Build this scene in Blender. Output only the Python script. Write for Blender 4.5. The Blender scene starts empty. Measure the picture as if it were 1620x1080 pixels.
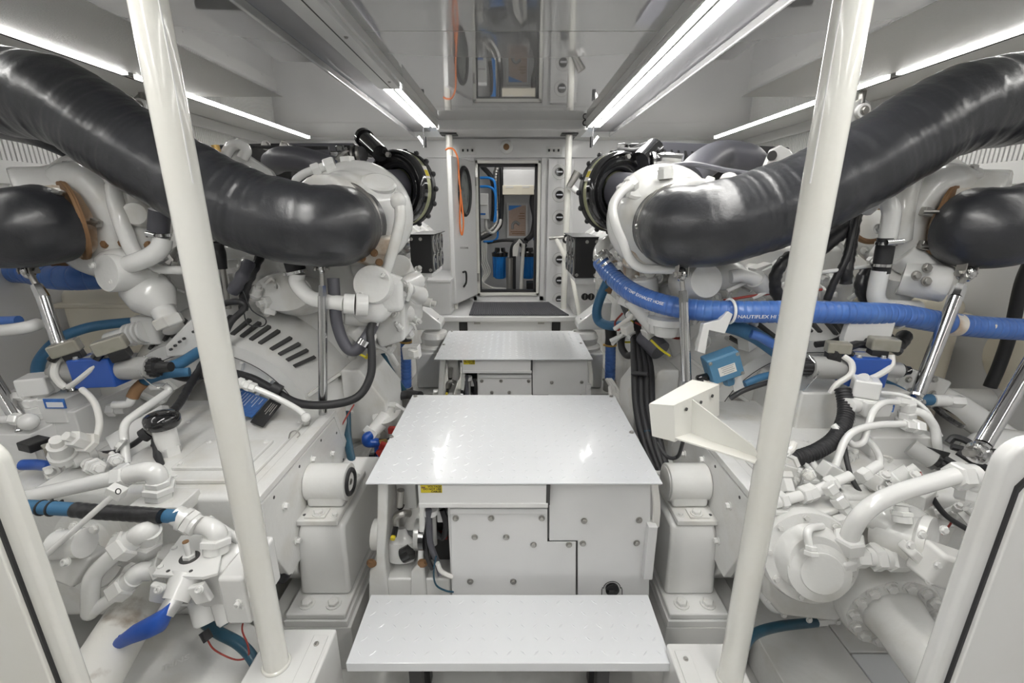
import bpy, bmesh, math, random
from mathutils import Vector as V, Matrix
random.seed(7)
SC = bpy.context.scene
COL = SC.collection
# ------------------------------------------------------------------ camera, world, light, exposure
CAM = V((0.0, 0.0, 1.70)); PITCH = math.radians(16.35); FPX = 715.0
cd = bpy.data.cameras.new('camera'); co = bpy.data.objects.new('camera', cd); COL.objects.link(co)
co.location = CAM; co.rotation_euler = (math.radians(90)-PITCH, 0, 0)
cd.sensor_fit = 'HORIZONTAL'; cd.sensor_width = 36.0; cd.lens = FPX/1620*36; cd.clip_start = .02
SC.camera = co
W = bpy.data.worlds.new('world'); SC.world = W; W.use_nodes = True
W.node_tree.nodes['Background'].inputs[0].default_value = (.9, .95, 1, 1)
W.node_tree.nodes['Background'].inputs[1].default_value = .6
SC.view_settings.view_transform = 'Standard'; SC.view_settings.look = 'None'
SC.view_settings.gamma = 1; SC.view_settings.use_curve_mapping = False
SC.view_settings.exposure = 0.0
TUBE_POWER = 34.0      # emission of the fluorescent tubes
LED_POWER = 34.0       # emission of the outboard LED strips

# ------------------------------------------------------------------ coordinates measured off the photograph
cP, sP = math.cos(PITCH), math.sin(PITCH)
def ray(px, py):
    u = (px-810)/FPX; v = (540-py)/FPX
    return V((u, cP+v*sP, -sP+v*cP))
def at(px, py, Y):
    d = ray(px, py); return CAM + d*(Y/d.y)
def atz(px, py, z):
    d = ray(px, py); return CAM + d*((z-CAM.z)/d.z)
def zc(p):
    return (p.y-CAM.y)*cP - (p.z-CAM.z)*sP
def R(pr, p):
    return pr*zc(p)/FPX

# ------------------------------------------------------------------ materials
MATS = {}
def mat(name, col, rough=.4, metal=0, coat=0, bump=0, bscale=30, var=0, vscale=4, vcol=None, emit=0, spec=.5, alpha=1, trans=0, detail=3, stretch=None, lo=.45, hi=.65):
    m = bpy.data.materials.new(name); m.use_nodes = True; MATS[name] = m
    nt = m.node_tree; b = nt.nodes['Principled BSDF']; L = nt.links
    b.inputs['Base Color'].default_value = (*col, 1); b.inputs['Roughness'].default_value = rough
    b.inputs['Metallic'].default_value = metal; b.inputs['Coat Weight'].default_value = coat
    b.inputs['Coat Roughness'].default_value = .06; b.inputs['Specular IOR Level'].default_value = spec
    b.inputs['Transmission Weight'].default_value = trans
    if emit:
        b.inputs['Emission Color'].default_value = (*col, 1); b.inputs['Emission Strength'].default_value = emit
    if bump or var:
        tc = nt.nodes.new('ShaderNodeTexCoord'); src = tc.outputs['Object']
        if stretch:
            mp = nt.nodes.new('ShaderNodeMapping'); mp.inputs['Scale'].default_value = stretch
            L.new(src, mp.inputs[0]); src = mp.outputs[0]
    if bump:
        n = nt.nodes.new('ShaderNodeTexNoise'); n.inputs['Scale'].default_value = bscale; n.inputs['Detail'].default_value = detail
        bp = nt.nodes.new('ShaderNodeBump'); bp.inputs['Strength'].default_value = min(1, bump); bp.inputs['Distance'].default_value = .004
        L.new(src, n.inputs['Vector']); L.new(n.outputs['Fac'], bp.inputs['Height']); L.new(bp.outputs[0], b.inputs['Normal'])
    if var:
        n2 = nt.nodes.new('ShaderNodeTexNoise'); n2.inputs['Scale'].default_value = vscale; n2.inputs['Detail'].default_value = 6
        mr = nt.nodes.new('ShaderNodeMapRange'); mr.inputs[1].default_value = lo; mr.inputs[2].default_value = hi
        mr.inputs[3].default_value = 0; mr.inputs[4].default_value = var
        mx = nt.nodes.new('ShaderNodeMix'); mx.data_type = 'RGBA'
        L.new(src, n2.inputs['Vector']); L.new(n2.outputs['Fac'], mr.inputs[0]); L.new(mr.outputs[0], mx.inputs[0])
        mx.inputs[6].default_value = (*col, 1); mx.inputs[7].default_value = (*(vcol or tuple(c*.5 for c in col)), 1)
        L.new(mx.outputs[2], b.inputs['Base Color'])
    return m
WHT = mat('white_gloss', (.73, .73, .72), .20, coat=.6, var=.3, vcol=(.64, .62, .58), vscale=3)
CAST = mat('white_cast', (.72, .72, .705), .26, coat=.5, bump=.28, bscale=45, var=.6, vcol=(.56, .53, .46), vscale=6, lo=.5, hi=.75)
PIPE = mat('white_pipe', (.76, .76, .745), .2, coat=.6, bump=.08, bscale=40)
DIRTY = mat('white_dirty', (.76, .75, .71), .4, bump=.3, bscale=50, var=.9, vcol=(.30, .24, .18), vscale=9, lo=.6, hi=.72)
RUSTY = mat('heat_stained_paint', (.74, .70, .63), .4, bump=.2, bscale=50, var=.8, vcol=(.45, .30, .17), vscale=11, lo=.45, hi=.62)
CREAM = mat('cream_tank', (.74, .69, .57), .45, bump=.08, bscale=15, var=.3, vcol=(.62, .55, .43), vscale=2)
CREAMP = mat('cream_paint', (.76, .755, .71), .2, coat=.6, var=.25, vcol=(.70, .67, .58), vscale=6)
WALLM = mat('wall_white', (.70, .70, .70), .3, coat=.2, var=.1, vscale=2)
NEARW = mat('near_wall_grey', (.30, .30, .30), .5)
PLATE = mat('plate_white', (.72, .735, .755), .26, coat=.4, bump=.05, bscale=20, var=.12, vcol=(.68, .68, .68), vscale=6)
CEIL = mat('ceiling_gloss', (.36, .36, .36), .05, coat=1, spec=1.0, bump=.03, bscale=2.2)
CEIL.node_tree.nodes['Principled BSDF'].inputs['IOR'].default_value = 1.9; CEIL.node_tree.nodes['Principled BSDF'].inputs['Coat IOR'].default_value = 1.9; CEIL.node_tree.nodes['Principled BSDF'].inputs['Coat Roughness'].default_value = .02
CEILM = mat('ceiling_trim', (.72, .72, .71), .35)
BANDM = mat('ceiling_band', (.36, .36, .38), .30, coat=.15, bump=.02, bscale=3)
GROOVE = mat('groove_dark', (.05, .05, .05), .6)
WRAP = mat('black_wrap', (.020, .021, .025), .36, spec=.65, coat=.2, bump=.6, bscale=9, detail=10, var=.5, vcol=(.035, .036, .042), vscale=7)
WRAP.node_tree.nodes['Principled BSDF'].inputs['Coat Roughness'].default_value = .2
for _n in WRAP.node_tree.nodes:
    if _n.type == 'BUMP': _n.inputs['Distance'].default_value = .014
RUB = mat('black_rubber', (.022, .022, .024), .5, bump=.1, bscale=60)
GREYH = mat('grey_rubber', (.085, .085, .10), .45, bump=.1, bscale=40)
BLKP = mat('black_gloss_plastic', (.012, .012, .013), .12, coat=.6)
BLKM = mat('black_powder_coat', (.015, .015, .016), .42, bump=.1, bscale=90)
TAPE = mat('black_tape', (.02, .02, .022), .35, bump=.5, bscale=50)
BLUEH = mat('blue_silicone_hose', (.055, .145, .45), .33, coat=.2, bump=.15, bscale=25, var=.5, vcol=(.09, .21, .52), vscale=10)
BLUET = mat('blue_rubber_hose', (.045, .155, .29), .5, bump=.08, bscale=40, var=.5, vcol=(.03, .11, .20), vscale=12)
TEAL = mat('dark_teal_hose', (.018, .075, .12), .35, var=.5, vcol=(.01, .04, .06), vscale=20)
BLUEV = mat('blue_enamel', (.012, .075, .36), .3, coat=.3)
BLUEL = mat('blue_lever_plastic', (.015, .085, .42), .42, bump=.1)
BLUEG = mat('blue_grey_box', (.075, .20, .33), .45, bump=.12, bscale=60)
BLUEF = mat('blue_filter', (.02, .25, .75), .3)
CHR = mat('chrome', (.62, .62, .62), .13, metal=1, bump=.03, bscale=30)
STL = mat('steel', (.42, .41, .39), .38, metal=1, bump=.15, bscale=60)
ALU = mat('aluminium', (.60, .60, .60), .4, metal=.8, bump=.1)
GREYC = mat('grey_solenoid', (.36, .36, .35), .45, bump=.1, bscale=60)
SMOKE = mat('smoked_plastic', (.27, .26, .22), .2, coat=.4, var=.5, vcol=(.22, .2, .16), vscale=20)
CABW = mat('white_cable', (.72, .71, .68), .45)
YEL = mat('yellow_wire', (.65, .55, .03), .4)
YLAB = mat('yellow_label', (.62, .50, .02), .5)
RED = mat('red_plastic', (.45, .03, .02), .4)
REDW = mat('red_wire', (.30, .04, .03), .5)
ORG = mat('orange_cord', (.75, .20, .05), .5)
BRASS = mat('brass', (.55, .36, .12), .4, metal=.8, bump=.3)
RUST = mat('rusty_steel', (.28, .16, .08), .7, metal=.3, bump=.5, bscale=50)
MATM = mat('grey_step_mat', (.10, .10, .105), .6, bump=.1)
INK = mat('black_ink', (.02, .02, .02), .5)
INKW = mat('white_ink', (.75, .76, .8), .5)
PBLUE = mat('nameplate_blue', (.03, .13, .45), .35, var=.7, vcol=(.05, .22, .60), vscale=60)
PAPER = mat('paper', (.72, .70, .66), .6)
POST = mat('poster_tan', (.52, .38, .30), .5, var=.5, vcol=(.60, .48, .42), vscale=25)
GLASS = mat('port_glass', (.20, .22, .21), .08, spec=1.0, var=.6, vcol=(.06, .07, .06), vscale=8)
BANDG = mat('steel_green_band', (.42, .43, .26), .3, metal=.4, var=.4, vcol=(.35, .35, .3), vscale=20)
FLR = mat('floor_grey', (.62, .62, .60), .3, coat=.2, bump=.2, bscale=12, var=.6, vcol=(.24, .23, .22), vscale=3)
TUBEM = mat('fluorescent_tube', (1.0, .985, .95), .4, emit=TUBE_POWER)
LEDM = mat('led_strip', (1.0, .985, .955), .4, emit=LED_POWER)
LAMPM = mat('cabin_lamp', (1.0, .98, .94), .4, emit=5.0)

# ------------------------------------------------------------------ geometry collector
def frame(axis):
    a = V(axis).normalized()
    t = V((0, 0, 1)) if abs(a.z) < .9 else V((0, 1, 0))
    x = t.cross(a).normalized(); y = a.cross(x)
    return a, x, y
def spline(pts, sub=6):
    pts = [V(p) for p in pts]
    if len(pts) < 3: return pts
    P = [pts[0]*2-pts[1]] + pts + [pts[-1]*2-pts[-2]]
    out = []
    for i in range(1, len(P)-2):
        for k in range(sub):
            t = k/sub
            a, b, c, d = P[i-1], P[i], P[i+1], P[i+2]
            out.append(.5*((2*b)+(c-a)*t+(2*a-5*b+4*c-d)*t*t+(3*b-a-3*c+d)*t**3))
    out.append(pts[-1]); return out
ORGN = {}
class G:
    def __init__(s): s.v = []; s.f = []
    def add(s, vs, fs):
        n = len(s.v); s.v += [V(p) for p in vs]; s.f += [tuple(i+n for i in f) for f in fs]; return s
    def box(s, c, d, rot=None):
        c = V(c); x, y, z = [q/2 for q in d]
        vs = [V((i*x, j*y, k*z)) for i in (-1, 1) for j in (-1, 1) for k in (-1, 1)]
        if rot is not None: vs = [rot @ p for p in vs]
        return s.add([c+p for p in vs], [(0,1,3,2),(4,6,7,5),(0,4,5,1),(2,3,7,6),(0,2,6,4),(1,5,7,3)])
    def bb(s, x0, x1, y0, y1, z0, z1):
        return s.box(((x0+x1)/2, (y0+y1)/2, (z0+z1)/2), (abs(x1-x0), abs(y1-y0), abs(z1-z0)))
    def prism(s, poly, vec):
        poly = [V(p) for p in poly]; n = len(poly); vec = V(vec)
        nn = V((0,0,0))
        for i in range(n): nn += poly[i].cross(poly[(i+1) % n])
        if nn.dot(vec) > 0: poly.reverse()
        vs = poly + [p+vec for p in poly]
        fs = [tuple(range(n)), tuple(range(2*n-1, n-1, -1))] + [((i+1) % n, i, i+n, (i+1) % n+n) for i in range(n)]
        return s.add(vs, fs)
    def loft(s, rings, cap=True):
        n = len(rings[0]); vs = [p for r in rings for p in r]; fs = []
        for i in range(len(rings)-1):
            for k in range(n):
                fs.append((i*n+k, i*n+(k+1) % n, (i+1)*n+(k+1) % n, (i+1)*n+k))
        if cap: fs += [tuple(range(n-1, -1, -1)), tuple((len(rings)-1)*n+k for k in range(n))]
        return s.add(vs, fs)
    def lathe(s, o, axis, prof, seg=28, sx=1, sy=1):
        a, x, y = frame(axis); o = V(o)
        return s.loft([[o+a*t+(x*math.cos(k*6.28318/seg)*sx+y*math.sin(k*6.28318/seg)*sy)*max(r, 1e-4) for k in range(seg)] for t, r in prof])
    def cyl(s, a, b, r, r2=None, seg=20):
        a = V(a); b = V(b); L = (b-a).length
        return s.lathe(a, b-a, [(0, r), (L, r if r2 is None else r2)], seg)
    def tube(s, pts, r, seg=12, sub=6, rf=None, step=0):
        P = spline(pts, sub)
        if step:
            Q = [P[0]]; acc = 0
            for i in range(1, len(P)):
                d = (P[i]-P[i-1]).length; 
                while acc+d >= step and d > 1e-9:
                    f = (step-acc)/d; q = P[i-1].lerp(P[i], f); Q.append(q); P[i-1] = q; d = (P[i]-q).length; acc = 0
                acc += d
            P = Q
        n = len(P)
        T = [(P[min(i+1, n-1)]-P[max(i-1, 0)]).normalized() for i in range(n)]
        a, x, y = frame(T[0]); rings = []
        L = 0
        for i in range(n):
            if i:
                L += (P[i]-P[i-1]).length
                q = T[i-1].rotation_difference(T[i]); x = q @ x; y = q @ y
            rr = r if not isinstance(r, (list, tuple)) else r[0]+(r[-1]-r[0])*i/(n-1) if len(r) == 2 else r[min(len(r)-1, int(round(i/(n-1)*(len(r)-1))))]
            if rf: rr = rr*rf(L)
            rings.append([P[i]+(x*math.cos(k*6.28318/seg)+y*math.sin(k*6.28318/seg))*rr for k in range(seg)])
        return s.loft(rings)
    def ball(s, c, r, seg=16, sc=(1,1,1)):
        c = V(c); n = seg//2
        rings = [[c+V((math.sin(max(.02, min(math.pi-.02, math.pi*i/n)))*math.cos(k*6.28318/seg)*r*sc[0], math.sin(max(.02, min(math.pi-.02, math.pi*i/n)))*math.sin(k*6.28318/seg)*r*sc[1], -math.cos(math.pi*i/n)*r*sc[2])) for k in range(seg)] for i in range(n+1)]
        return s.loft(rings)
    def torus(s, c, axis, R_, r, seg=32, s2=10, a0=0, a1=6.28318):
        a, x, y = frame(axis); c = V(c); full = abs(a1-a0-6.28318) < .01
        rings = []
        for i in range(seg+1):
            t = a0+(a1-a0)*i/seg; d = x*math.cos(t)+y*math.sin(t)
            rings.append([c+d*(R_+r*math.cos(k*6.28318/s2))+a*r*math.sin(k*6.28318/s2) for k in range(s2)])
        return s.loft(rings, cap=not full)
    def hexa(s, c, axis, r, h, seg=6):
        return s.lathe(c, axis, [(0, r), (h*.85, r), (h, r*.86)], seg)
    def build(s, name, m, parent=None, bevel=0, ang=35, remesh=0, seg=2, sub=0, **props):
        me = bpy.data.meshes.new(name)
        org = ORGN[parent.name] if parent else None
        if org is None:
            lo = V((min(p.x for p in s.v), min(p.y for p in s.v), min(p.z for p in s.v))); hi = V((max(p.x for p in s.v), max(p.y for p in s.v), max(p.z for p in s.v)))
            org = V(((lo.x+hi.x)/2, (lo.y+hi.y)/2, lo.z))
        me.from_pydata([p-org for p in s.v], [], s.f)
        bm = bmesh.new(); bm.from_mesh(me)
        bmesh.ops.recalc_face_normals(bm, faces=bm.faces); bm.to_mesh(me); bm.free()
        me.materials.append(m)
        me.polygons.foreach_set('use_smooth', [True]*len(me.polygons))
        if not remesh: me.set_sharp_from_angle(angle=math.radians(ang))
        o = bpy.data.objects.new(name, me); COL.objects.link(o)
        if parent: o.parent = parent
        else: o.location = org
        ORGN[o.name] = org
        if remesh:
            md = o.modifiers.new('r', 'REMESH'); md.mode = 'VOXEL'; md.voxel_size = remesh; md.use_smooth_shade = True
            md = o.modifiers.new('s', 'SMOOTH'); md.factor = .6; md.iterations = 6
        if bevel:
            md = o.modifiers.new('b', 'BEVEL'); md.width = bevel; md.segments = seg; md.limit_method = 'ANGLE'; md.angle_limit = math.radians(40); md.harden_normals = True
        for k, q in props.items(): o[k] = q
        return o
def thing(name, label, cat, loc, group=None):
    o = bpy.data.objects.new(name, None); COL.objects.link(o); o.location = V(loc); o.empty_display_size = .05
    ORGN[o.name] = V(loc); o['label'] = label; o['category'] = cat
    if group: o['group'] = group
    return o
def tg(o, label, cat, group=None):
    o['label'] = label; o['category'] = cat
    if group: o['group'] = group
    return o
def struct(o): o['kind'] = 'structure'; return o
BOLTM = {}
def bolt(parent, c, axis, r, m, h=None, name='bolt', washer=True, socket=False):
    """a hex-headed bolt sharing one unit mesh per material"""
    key = (m.name, washer, socket)
    if key not in BOLTM:
        g = G()
        if washer: g.lathe((0,0,0), (0,0,1), [(0, 1.35), (.22, 1.35)], 14)
        if socket:
            g.lathe((0,0,.1), (0,0,1), [(0, 1), (1.0, 1), (1.1, .9), (1.1, .5), (.6, .45)], 14)
        else: g.hexa((0,0,.15), (0,0,1), 1, .75)
        me = bpy.data.meshes.new('bolt'); me.from_pydata(g.v, [], g.f); me.materials.append(m); BOLTM[key] = me
    o = bpy.data.objects.new(name, BOLTM[key]); COL.objects.link(o)
    o.parent = parent; a = V(axis).normalized()
    o.rotation_euler = a.to_track_quat('Z', 'Y').to_euler(); o.scale = (r, r, h or r)
    o.location = V(c)-ORGN[parent.name]
    return o
def copy_tree(o, off, label=None, sc=1):
    r = o.copy(); COL.objects.link(r); r.location = o.location+V(off); r.scale = (sc,)*3
    ORGN[r.name] = V(r.location)
    if label: r['label'] = label
    for ch in list(o.children):
        c = ch.copy(); COL.objects.link(c); c.parent = r
        for g in ch.children:
            d = g.copy(); COL.objects.link(d); d.parent = c
    return r
def A(pts): return [at(*p) if p[2] > 0 else atz(p[0], p[1], -p[2]) for p in pts]
def pipe(name, pts, r, m, label=None, cat=None, parent=None, seg=12, sub=6, rf=None, group=None, step=0):
    """a bent tube through (px, py, Y) points; r in metres"""
    o = G().tube(A(pts), r, seg, sub, rf, step).build(name, m, parent)
    if label: tg(o, label, cat, group)
    return o
def text_mesh(name, txt, size, m, o, xd, yd, parent, bold=0, align='LEFT', warp=None):
    """flat lettering as a mesh on a surface"""
    cu = bpy.data.curves.new('t', 'FONT'); cu.body = txt; cu.size = size; cu.align_x = align; cu.offset = bold
    ob = bpy.data.objects.new('t', cu); COL.objects.link(ob)
    dg = bpy.context.evaluated_depsgraph_get(); me = bpy.data.meshes.new_from_object(ob.evaluated_get(dg))
    bpy.data.objects.remove(ob); me.name = name
    xd = V(xd).normalized(); yd = V(yd).normalized(); org = ORGN[parent.name] if parent else V((0,0,0))
    for v in me.vertices:
        p = warp(v.co.x, v.co.y) if warp else V(o)+xd*v.co.x+yd*v.co.y
        v.co = p-org
    me.materials.clear(); me.materials.append(m)
    r = bpy.data.objects.new(name, me); COL.objects.link(r)
    if parent: r.parent = parent
    ORGN[r.name] = org
    return r
# ================================================================== THE ROOM
YB = 5.70; XW = 2.67; YN = -1.5; ZC = 2.46
struct(G().bb(-XW, XW, YN, YB+.1, -.08, 0).build('floor', FLR))
for sx, nm in ((-1, 'left'), (1, 'right')):
    struct(G().bb(sx*XW, sx*(XW+.08), YN, YB, 0, 1.94).build('wall_'+nm, WALLM))
    wv = struct(G().bb(sx*(XW+.10), sx*(XW+.14), YN, YB, 1.94, ZC+.1).build('wall_'+nm+'_vent', WALLM))
    wt = struct(G().bb(sx*(XW-.012), sx*(XW+.02), YN, YB, 1.825, 1.945).build('trim_%d' % (1 if sx < 0 else 2), CEILM, bevel=.004))
    for k in range(9):
        bolt(wt, (sx*(XW-.012), .6+k*.6, 1.85), (-sx, 0, 0), .005, STL, name='screw', washer=False)
    struct(G().bb(sx*(XW-.015), sx*(XW+.02), YN, YB, 2.37, ZC).build('trim_%d' % (3 if sx < 0 else 4), CEILM, bevel=.004))
    vent = thing('vent_louvre', ('left' if sx < 0 else 'right')+' wall air vent of upright white corrugated slats above the engine', 'vent', (sx*(XW+.03), 3.0, 1.94), 'side wall air vents')
    fin = G(); 
    x0 = sx*(XW+.02); x1 = sx*(XW+.075)
    prof = [(x1, 0), (x0, .004), (x0, .021), (x1, .025)]
    fin.prism([V((a, 0, 1.945)) + V((0, b, 0)) for a, b in prof], (0, 0, .43))
    f0 = fin.build('slat', CEILM, vent)
    N = 165
    for k in range(N):
        o = f0 if k == 0 else f0.copy()
        if k: COL.objects.link(o)
        o.location = (0, 1.3+k*.0262, 0)
# ceiling: raised glossy centre tray, lower glossy side panels
cm = struct(G().bb(-.74, .74, YN, YB, 2.55, 2.60).build('ceiling', CEIL))
for k, y in enumerate((4.35, 2.6, .6)):
    G().bb(-.73, .73, y-.002, y+.002, 2.549, 2.551).build('seam', STL, cm)
for sx, nm in ((-1, 'left'), (1, 'right')):
    G().bb(sx*1.07, sx*2.30, YN, 5.45, ZC, ZC+.05).build('ceiling_panel', CEIL, cm, bevel=.01)
    G().bb(sx*2.30, sx*XW, YN, 5.45, ZC, ZC+.05).build('ceiling_margin', CEILM, cm)
    G().bb(sx*.90, sx*1.09, YN, 5.45, 2.515, 2.57).build('ceiling_band', BANDM, cm)
    G().bb(sx*.70, sx*XW, 5.42, YB, ZC, ZC+.06).build('ceiling_end', CEILM, cm)
    G().bb(sx*2.31, sx*2.315, .8, 5.4, ZC-.004, ZC+.001).build('seam', GROOVE, cm)
    # perforated speaker cloth panels near the camera
    pl = G().bb(sx*1.62, sx*2.22, .9, 3.55, ZC-.0008, ZC).build('perforated_panel', mat('perforated_'+nm, (.50, .50, .48), .5, bump=.7, bscale=150, coat=.08), cm)
struct(G().bb(-.76, .76, 4.95, 5.42, ZC, 2.56).build('trim_5', WALLM, bevel=.008))
struct(G().bb(-XW-.2, XW+.2, YN-.08, YN, 0, 2.6).build('wall_near', NEARW))

# light fixtures on the ceiling
def fixture(sx, y0, y1, label, lit=True):
    f = thing('ceiling_light', label, 'light', (sx*.81, (y0+y1)/2, 2.46), 'long ceiling light fixtures')
    G().bb(sx*.735, sx*.895, y0, y1, 2.50, 2.56).build('housing', CEILM, f, bevel=.003)
    if lit:
        for dx, hw in ((.770, .013), (.848, .028)):
            G().bb(sx*(dx-hw), sx*(dx+hw), y0+.02, y1-.02, 2.478, 2.50).build('diffuser', TUBEM, f, bevel=.006)
        G().bb(sx*.738, sx*.748, y0, y1, 2.47, 2.5).build('edge_rail', CEILM, f)
        G().bb(sx*.792, sx*.806, y0, y1, 2.472, 2.5).build('edge_rail', GREYC, f)
    else:
        G().bb(sx*.75, sx*.89, y0+.01, y1-.01, 2.47, 2.50).build('cover_plate', CEILM, f, bevel=.003)
        G().bb(sx*.805, sx*.811, y0+.01, y1-.01, 2.4685, 2.471).build('cover_seam', GROOVE, f)
        for y in (y0+.2, (y0+y1)/2, y1-.2): bolt(f, (sx*.775, y, 2.47), (0, 0, -1), .008, STL, name='screw')
fixture(-1, 3.42, 4.93, 'short lit double tube ceiling light left of the aisle, near the far door')
fixture(-1, 1.45, 3.40, 'unlit white covered fixture left of the aisle, in front of the lit tube', False)
fixture(-1, YN+.1, 1.43, 'near end of the left hand ceiling light row')
fixture(1, 1.9, 4.93, 'long lit double tube ceiling light right of the aisle')
fixture(1, YN+.1, 1.88, 'near end of the right hand ceiling light row')
for sx, nm in ((-1, 'left'), (1, 'right')):
    for (y0, y1, w) in ((YN+.1, 2.95, 'nearest'), (3.05, 5.42, 'far')):
        o = G().bb(sx*2.243, sx*2.257, y0, y1, ZC-.012, ZC-.002)
        r = thing('led_strip', '%s thin led strip along the %s edge of the ceiling' % (w, nm), 'light', (sx*2.25, (y0+y1)/2, ZC), 'outboard led strips')
        o.build('diffuser', LEDM, r)
        G().bb(sx*2.262, sx*2.27, y0-.01, y1+.01, ZC-.014, ZC).build('channel', STL, r)
        G().bb(sx*2.225, sx*2.272, y1+.0, y1+.03, ZC-.016, ZC).build('end_cap', GREYC, r)
for sx, q in ((-1, (226, 168, 3.4)), (1, (1362, 176, 3.35))):
    c = at(*q); lg = thing('pipe_hanger', 'grey bolted hanger lug above the %s upper exhaust pipe by the support pole' % ('left' if sx < 0 else 'right'), 'bracket', c, 'exhaust hanger lugs')
    G().prism([c+V((-.07, 0, -.10)), c+V((.07, 0, -.10)), c+V((.06, 0, .05)), c+V((.0, 0, .09)), c+V((-.06, 0, .05))], (0, .03, 0)).build('lug', GREYC, lg, bevel=.006)
    G().cyl(c+V((0, -.03, 0)), c, .045).build('washer', CEILM, lg); bolt(lg, c+V((0, -.03, 0)), (0, -1, 0), .022, STL)
    G().cyl(c+V((0, .015, .05)), V((c.x, c.y+.015, 2.455)), .02).build('rod', STL, lg)
# ------------------------------------------------------------------ far bulkhead with the door opening
def F(px, py, Y=YB): return at(px, py, Y)
dx0, dx1 = F(757, 300).x, F(850, 300).x
dz1, dz0 = F(800, 259).z, F(800, 462).z
g = G()
g.bb(-XW-.2, dx0, YB, YB+.1, 0, 2.6).bb(dx1, XW+.2, YB, YB+.1, 0, 2.6).bb(dx0, dx1, YB, YB+.1, dz1, 2.6).bb(dx0, dx1, YB, YB+.1, 0, dz0)
struct(g.build('wall_far', WALLM))
struct(G().bb(-XW, XW, YB-.03, YB+.01, F(800, 250).z, ZC+.02).build('trim_6', WALLM, bevel=.006))
dr = G()
w = .035
for (a, b, c, d) in ((dx0-w, dx0, dz0-w, dz1+w), (dx1, dx1+w, dz0-w, dz1+w), (dx0-w, dx1+w, dz1, dz1+w), (dx0-w, dx1+w, dz0-w, dz0)):
    dr.bb(a, b, YB-.05, YB+.1, c, d)
df = struct(dr.build('door_1', CREAMP, bevel=.004))
gk = G()
for (a, b, c, d) in ((dx0, dx0+.012, dz0, dz1), (dx1-.03, dx1, dz0, dz1), (dx0, dx1, dz1-.03, dz1), (dx0, dx1, dz0, dz0+.025)):
    gk.bb(a, b, YB+.0, YB+.09, c, d)
gk.build('door_seal', RUB, df)
gf = G()
w2 = .09
gf.bb(dx0-w2-.05, dx0-.045, YB-.02, YB, dz0-.14, dz1+.09).bb(dx1+.045, dx1+.10, YB-.02, YB, dz0-.14, dz1+.09).bb(dx0-w2, dx1+.1, YB-.02, YB, dz0-.14, dz0-.045)
gf.build('door_surround', WALLM, df, bevel=.004)
# door leaf swung open towards the camera
leaf = thing('door_leaf', 'white watertight door leaf with oval porthole, swung open beside the doorway', 'door', (dx0-.02, YB-.05, dz0))
h0 = V((dx0-.03, YB-.06, 0)); h1 = V((at(716, 300, 5.05).x, 5.02, 0)); dd = (h1-h0).normalized(); nn = dd.cross(V((0, 0, 1))); LL = (h1-h0).length
if nn.x < 0: nn = -nn
g = G(); g.prism([h0+V((0, 0, dz0-.02)), h1+V((0, 0, dz0-.02)), h1+V((0, 0, dz1+.02)), h0+V((0, 0, dz1+.02))], -nn*.05); g.build('panel', WALLM, leaf, bevel=.012)
pc = h0+dd*LL*.52+V((0, 0, at(736, 303, 5.3).z))
g = G(); a_, b_ = .15, .25
ring = []
for k in range(33):
    t = k*6.28318/32; ring.append(pc+nn*.008+dd*math.cos(t)*a_+V((0, 0, math.sin(t)*b_)))
G().tube(ring, .022, 8, 2).build('porthole_frame', RUB, leaf)
G().prism([pc+dd*math.cos(k*.3927)*a_*.95+V((0, 0, math.sin(k*.3927)*b_*.95)) for k in range(16)], nn*.006).build('porthole_glass', GLASS, leaf)
hz = at(733, 440, 5.2).z
G().tube([h0+dd*LL*.72+V((0, 0, hz+.07))+nn*.01, h0+dd*LL*.72+V((0, 0, hz+.07))+nn*.05, h0+dd*LL*.72+V((0, 0, hz-.04))+nn*.05, h0+dd*LL*.8+V((0, 0, hz-.09))+nn*.04], .012, 8).build('handle', BLKP, leaf)
G().cyl(h0+dd*LL*.75+V((0, 0, 1.28))+nn*.0, h0+dd*LL*.75+V((0, 0, 1.28))+nn*.09, .012).build('latch_pin', CHR, leaf)
for hz_ in (dz0+.2, dz1-.2): G().cyl(h0+V((0, 0, hz_-.05))+nn*.01, h0+V((0, 0, hz_+.05))+nn*.01, .014).build('hinge', STL, leaf)

# panel of round black valve knobs right of the door
kp = thing('knob_panel', 'tall white panel with a column of round black knobs right of the door', 'panel', F(886, 485, YB-.05))
p0 = F(863, 485, YB-.05); p1 = F(909, 251, YB-.05)
G().bb(p0.x, p1.x, YB-.07, YB, p0.z, p1.z).build('board', WALLM, kp, bevel=.006)
for py in (272, 308, 343.5, 410, 443, 473):
    c = F(885, py, YB-.07)
    G().cyl(c, c+V((0, -.004, 0)), .085, seg=28).build('dial', CEILM, kp)
    G().torus(c+V((0, -.004, 0)), (0, 1, 0), .083, .002, 32, 6).build('dial_ring', STL, kp)
    G().lathe(c, (0, -1, 0), [(0, .048), (.02, .048), (.03, .042)], 24).build('knob', BLKP, kp)
    G().bb(c.x-.036, c.x+.036, c.y-.035, c.y-.029, c.z-.008, c.z+.008).build('knob_bar', INKW, kp)
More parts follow.
